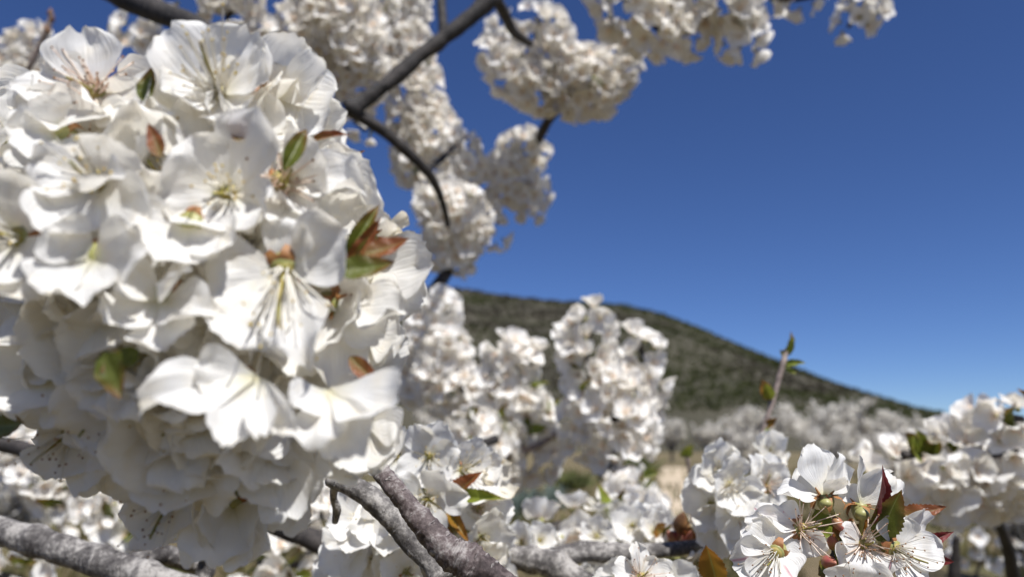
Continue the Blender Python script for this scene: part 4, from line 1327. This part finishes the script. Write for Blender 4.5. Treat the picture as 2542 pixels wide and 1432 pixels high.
hero(240, 455, .130, (-.1, .2, .95), [(300, 330, 2, 150, (.2, .1, 1)), (60, 430, 4, 160, (.1, .5, .9)), (110, 600, 6, 190, (0, .2, 1)), (370, 560, 6, 180, (-.1, .2, 1)), (290, 440, 8, 120, (-.3, .4, .9))], stam='normal')
hero(40, 590, .130, (-.3, .1, .95), [(-110, 500, 2, 180, (0, 0, 1)), (80, 420, 3, 180, (0, .1, 1)), (90, 720, 6, 190, (0, .2, 1)), (-80, 720, 6, 190, (0, .1, 1))], stam='normal')
hero(230, 640, .124, (0, .1, 1), [(90, 740, 5, 130, (-.1, .6, .8)), (220, 760, 6, 160, (.1, .3, .95)), (350, 600, 4, 170, (0, .1, 1)), (120, 560, 2, 150, (.2, .1, 1))], stam=None)
hero(635, 935, .124, (-.1, -.35, .9), [(345, 1010, 8, 160, (-.05, .65, .75)), (560, 1125, 8, 130, (.1, .4, .9)), (650, 1115, 9, 80, (.4, .2, .9)), (735, 1080, 6, 100, (-.2, .2, .95)), (480, 930, 2, 130, (0, .4, .9))], stam=None, calyx=False, stalk=False, label='drooping blossom along the lit lower edge')
hero(815, 970, .128, (.3, -.4, .85), [(785, 1115, 8, 150, (0, .4, .9)), (995, 1035, 5, 200, (.05, .65, .75)), (900, 1140, 6, 150, (0, .1, 1)), (715, 1010, 5, 110, (-.3, .3, .95))], stam=None, calyx=False, stalk=False, label='broad petalled blossom at the lower right rim')
hero(270, 1010, .152, (-.1, -.3, .9), [(150, 950, 4, 190, (.1, -.1, 1)), (230, 1130, 6, 170, (0, -.1, 1)), (340, 1150, 6, 170, (0, -.1, 1)), (330, 960, 3, 100, (.5, 0, .9))], stam='fine')
hero(110, 940, .150, (-.2, -.2, .95), [(-40, 870, 4, 190, (0, -.1, 1)), (210, 900, 5, 190, (0, -.1, 1)), (60, 1040, 6, 190, (0, -.2, 1)), (-30, 990, 4, 160, (0, 0, 1)), (190, 1040, 5, 150, (0, -.1, 1))], stam=None)
hero(170, 1080, .160, (-.2, -.35, .9), [(120, 1190, 5, 170, (0, -.2, 1)), (260, 1180, 6, 180, (0, -.2, 1)), (100, 1060, 4, 130, (.2, -.1, 1))], stam='fine')
hero(470, 1130, .152, (0, -.35, .95), [(320, 1200, 6, 190, (.1, -.2, 1)), (420, 1280, 8, 200, (0, -.25, 1)), (590, 1230, 8, 190, (0, -.2, 1)), (600, 1100, 4, 180, (0, -.1, 1)), (380, 1080, 4, 180, (.1, 0, 1))], stam='fine')
hero(690, 1130, .152, (.15, -.35, .9), [(600, 1240, 6, 180, (0, -.2, 1)), (740, 1280, 7, 180, (0, -.2, 1)), (820, 1170, 5, 170, (0, 0, 1))], stam=None)
hero(880, 1090, .154, (.4, -.35, .85), [(790, 1170, 5, 150, (0, -.1, 1)), (890, 1185, 5, 150, (0, -.1, 1)), (985, 1120, 3, 150, (.1, .1, 1))], stam=None)
hero(420, 1250, .162, (-.1, -.45, .9), [(310, 1290, 6, 190, (0, -.3, 1)), (400, 1370, 8, 190, (0, -.3, 1)), (520, 1350, 8, 180, (0, -.3, 1))], stam='fine')
hero(580, 1260, .160, (.1, -.5, .85), [(530, 1405, 8, 200, (0, -.3, 1)), (640, 1375, 8, 180, (0, -.2, 1)), (700, 1340, 6, 150, (.1, -.1, 1)), (480, 1320, 8, 150, (0, -.2, 1))], stam=None, label='lowest shaded blossom at the tip of the cluster')
hero(690, 1230, .162, (.3, -.3, .9), [(775, 1295, 4, 140, (.1, -.1, 1)), (680, 1320, 6, 150, (0, -.1, 1))], stam=None)

hero(905, 830, .158, (.8, -.1, .4), [(1005, 830, 2, 150, (.2, .5, .9)), (960, 900, 2, 140, (.2, .2, 1)), (900, 930, 3, 120, (.1, .3, 1))], stam=None)
hero(905, 1050, .150, (.6, -.2, .6), [(1000, 1100, 2, 150, (.1, .1, 1)), (965, 1165, 2, 150, (0, .1, 1)), (985, 1020, 0, 150, (.1, .6, .8)), (870, 1180, 3, 160, (0, 0, 1))], stam=None)
hero(140, 330, .142, (-.2, .4, .85), [(75, 250, 2, 170, (.1, .3, 1)), (190, 410, 6, 150, (0, .7, .7)), (300, 440, 5, 130, (-.1, .8, .6)), (20, 350, 4, 170, (.2, .5, .8))], stam=None)
hero(470, 560, .130, (0, .1, 1), [(360, 640, 4, 150, (.1, .6, .8)), (480, 670, 6, 150, (0, .5, .85)), (590, 620, 3, 140, (-.1, .4, .9)), (330, 560, 2, 140, (.2, .4, .9))], stam=None)

# filler blossoms behind the front ones, on the rounded body of the cluster
OUT = [(-200, 330), (20, 310), (150, 260), (300, 310), (400, 265), (520, 290), (680, 270), (745, 370), (780, 470), (800, 560), (850, 630), (880, 700), (860, 800), (830, 900),
       (850, 1010), (790, 1050), (690, 1090), (630, 1210), (570, 1270), (480, 1240), (400, 1170), (300, 1090), (200, 1040), (80, 920), (-200, 880)]


def inside(x, y, poly):
    r = False
    j = len(poly) - 1
    for i in range(len(poly)):
        xi, yi = poly[i]
        xj, yj = poly[j]
        if (yi > y) != (yj > y) and x < (xj - xi) * (y - yi) / (yj - yi) + xi:
            r = not r
        j = i
    return r


fr = random.Random(77)
pts = []
for layer, (gap, dd) in enumerate(((90, 0.0), (140, 0.020))):
    got = []
    for _ in range(4000):
        x, y = fr.uniform(-180, 1040), fr.uniform(120, 1350)
        if not inside(x, y, OUT):
            continue
        if any((x - a) ** 2 + (y - b) ** 2 < gap ** 2 for a, b in got):
            continue
        if layer == 0 and any((x - a) ** 2 + (y - b) ** 2 < 76 ** 2 for a, b in HERO):
            continue
        got.append((x, y))
    pts += [(x, y, dd) for x, y in got]
for x, y, dd in pts:
    nx, ny = (x - 430) / 560.0, -(y - 700) / 640.0
    rr2 = min(1.0, nx * nx + ny * ny)
    under = max(0.0, min(1.0, (y - 1060) / 60)) if x > 330 else max(0.0, min(1.0, (y - 840) / 60))
    d = 0.143 + 0.026 * rr2 + dd + 0.020 * under + fr.uniform(-0.003, 0.003)
    f = (nx * 0.9 + fr.uniform(-.35, .35), ny * 0.75 + fr.uniform(-.35, .35), 0.35 + math.sqrt(1 - rr2) * 0.7)
    blossom(c, x, y, d, f, fr.uniform(0, 6), fr.uniform(0.5, 0.85), fr.uniform(0.76, 0.94), rng=fr, kind='petal_broad', stam=fr.choice(['normal', None]), old=fr.random() < 0.2, stalk=fr.random() < 0.5)

for a, b, key, var, nr, wd in [((705, 425, .135), (765, 310, .140), 'leaf', 1, (.4, .2, 1), .9), ((775, 355, .150), (868, 328, .150), 'leaf_bronze', 1, (0, .6, .9), .75), ((840, 400, .17), (912, 380, .168), 'leaf_amber', 0, (0, .6, .9), .6),
                               ((860, 640, .142), (945, 500, .146), 'leaf', 1, (.3, .3, 1), .75), ((855, 680, .140), (945, 540, .143), 'leaf_bronze', 0, (.3, .1, 1), .55), ((835, 672, .136), (985, 658, .138), 'leaf', 0, (0, .45, 1), .95),
                               ((905, 630, .138), (1020, 598, .140), 'leaf_bronze', 0, (0, .5, .9), 1.0), ((352, 250, .144), (382, 170, .146), 'leaf', 0, (.2, .2, 1), 1.0), ((400, 390, .130), (372, 310, .132), 'leaf_bronze', 0, (.1, .2, 1), .9),
                               ((590, 350, .134), (605, 285, .137), 'leaf_bronze', 2, (0, .2, 1), 1.1), ((652, 240, .152), (664, 195, .152), 'leaf_amber', 0, (0, .2, 1), 1.0), ((400, 480, .137), (470, 478, .133), 'leaf_bronze', 1, (0, .9, .5), .5),
                               ((255, 875, .122), (312, 992, .120), 'leaf', 0, (0, 0, 1), 1.2), ((345, 868, .123), (250, 925, .122), 'leaf', 2, (0, 0, 1), 1.0), ((640, 935, .138), (560, 900, .137), 'leaf_bronze', 1, (0, .3, 1), 1.0),
                               ((868, 885, .140), (948, 965, .138), 'leaf_bronze', 0, (0, .4, 1), .8), ((860, 770, .15), (880, 725, .147), 'leaf_amber', 0, (0, .3, 1), 1.1), ((-20, 1060, .15), (80, 1050, .145), 'leaf', 0, (0, .3, 1), .9)]:
    leaf(c, a, b, key, var, nr, wd)
mb = MB()
a = P(-250, 640, 0.20)
tube(mb, [Vector((0, 0, 0)), P(100, 660, .19) - a, P(450, 690, .185) - a, P(760, 720, .185) - a], [0.006, 0.0055, 0.005, 0.004], 30, 14, 0.2, 200)
new_object('spur', mb.build('spur', [M['bark_dark']]), c, Matrix.Translation(a))
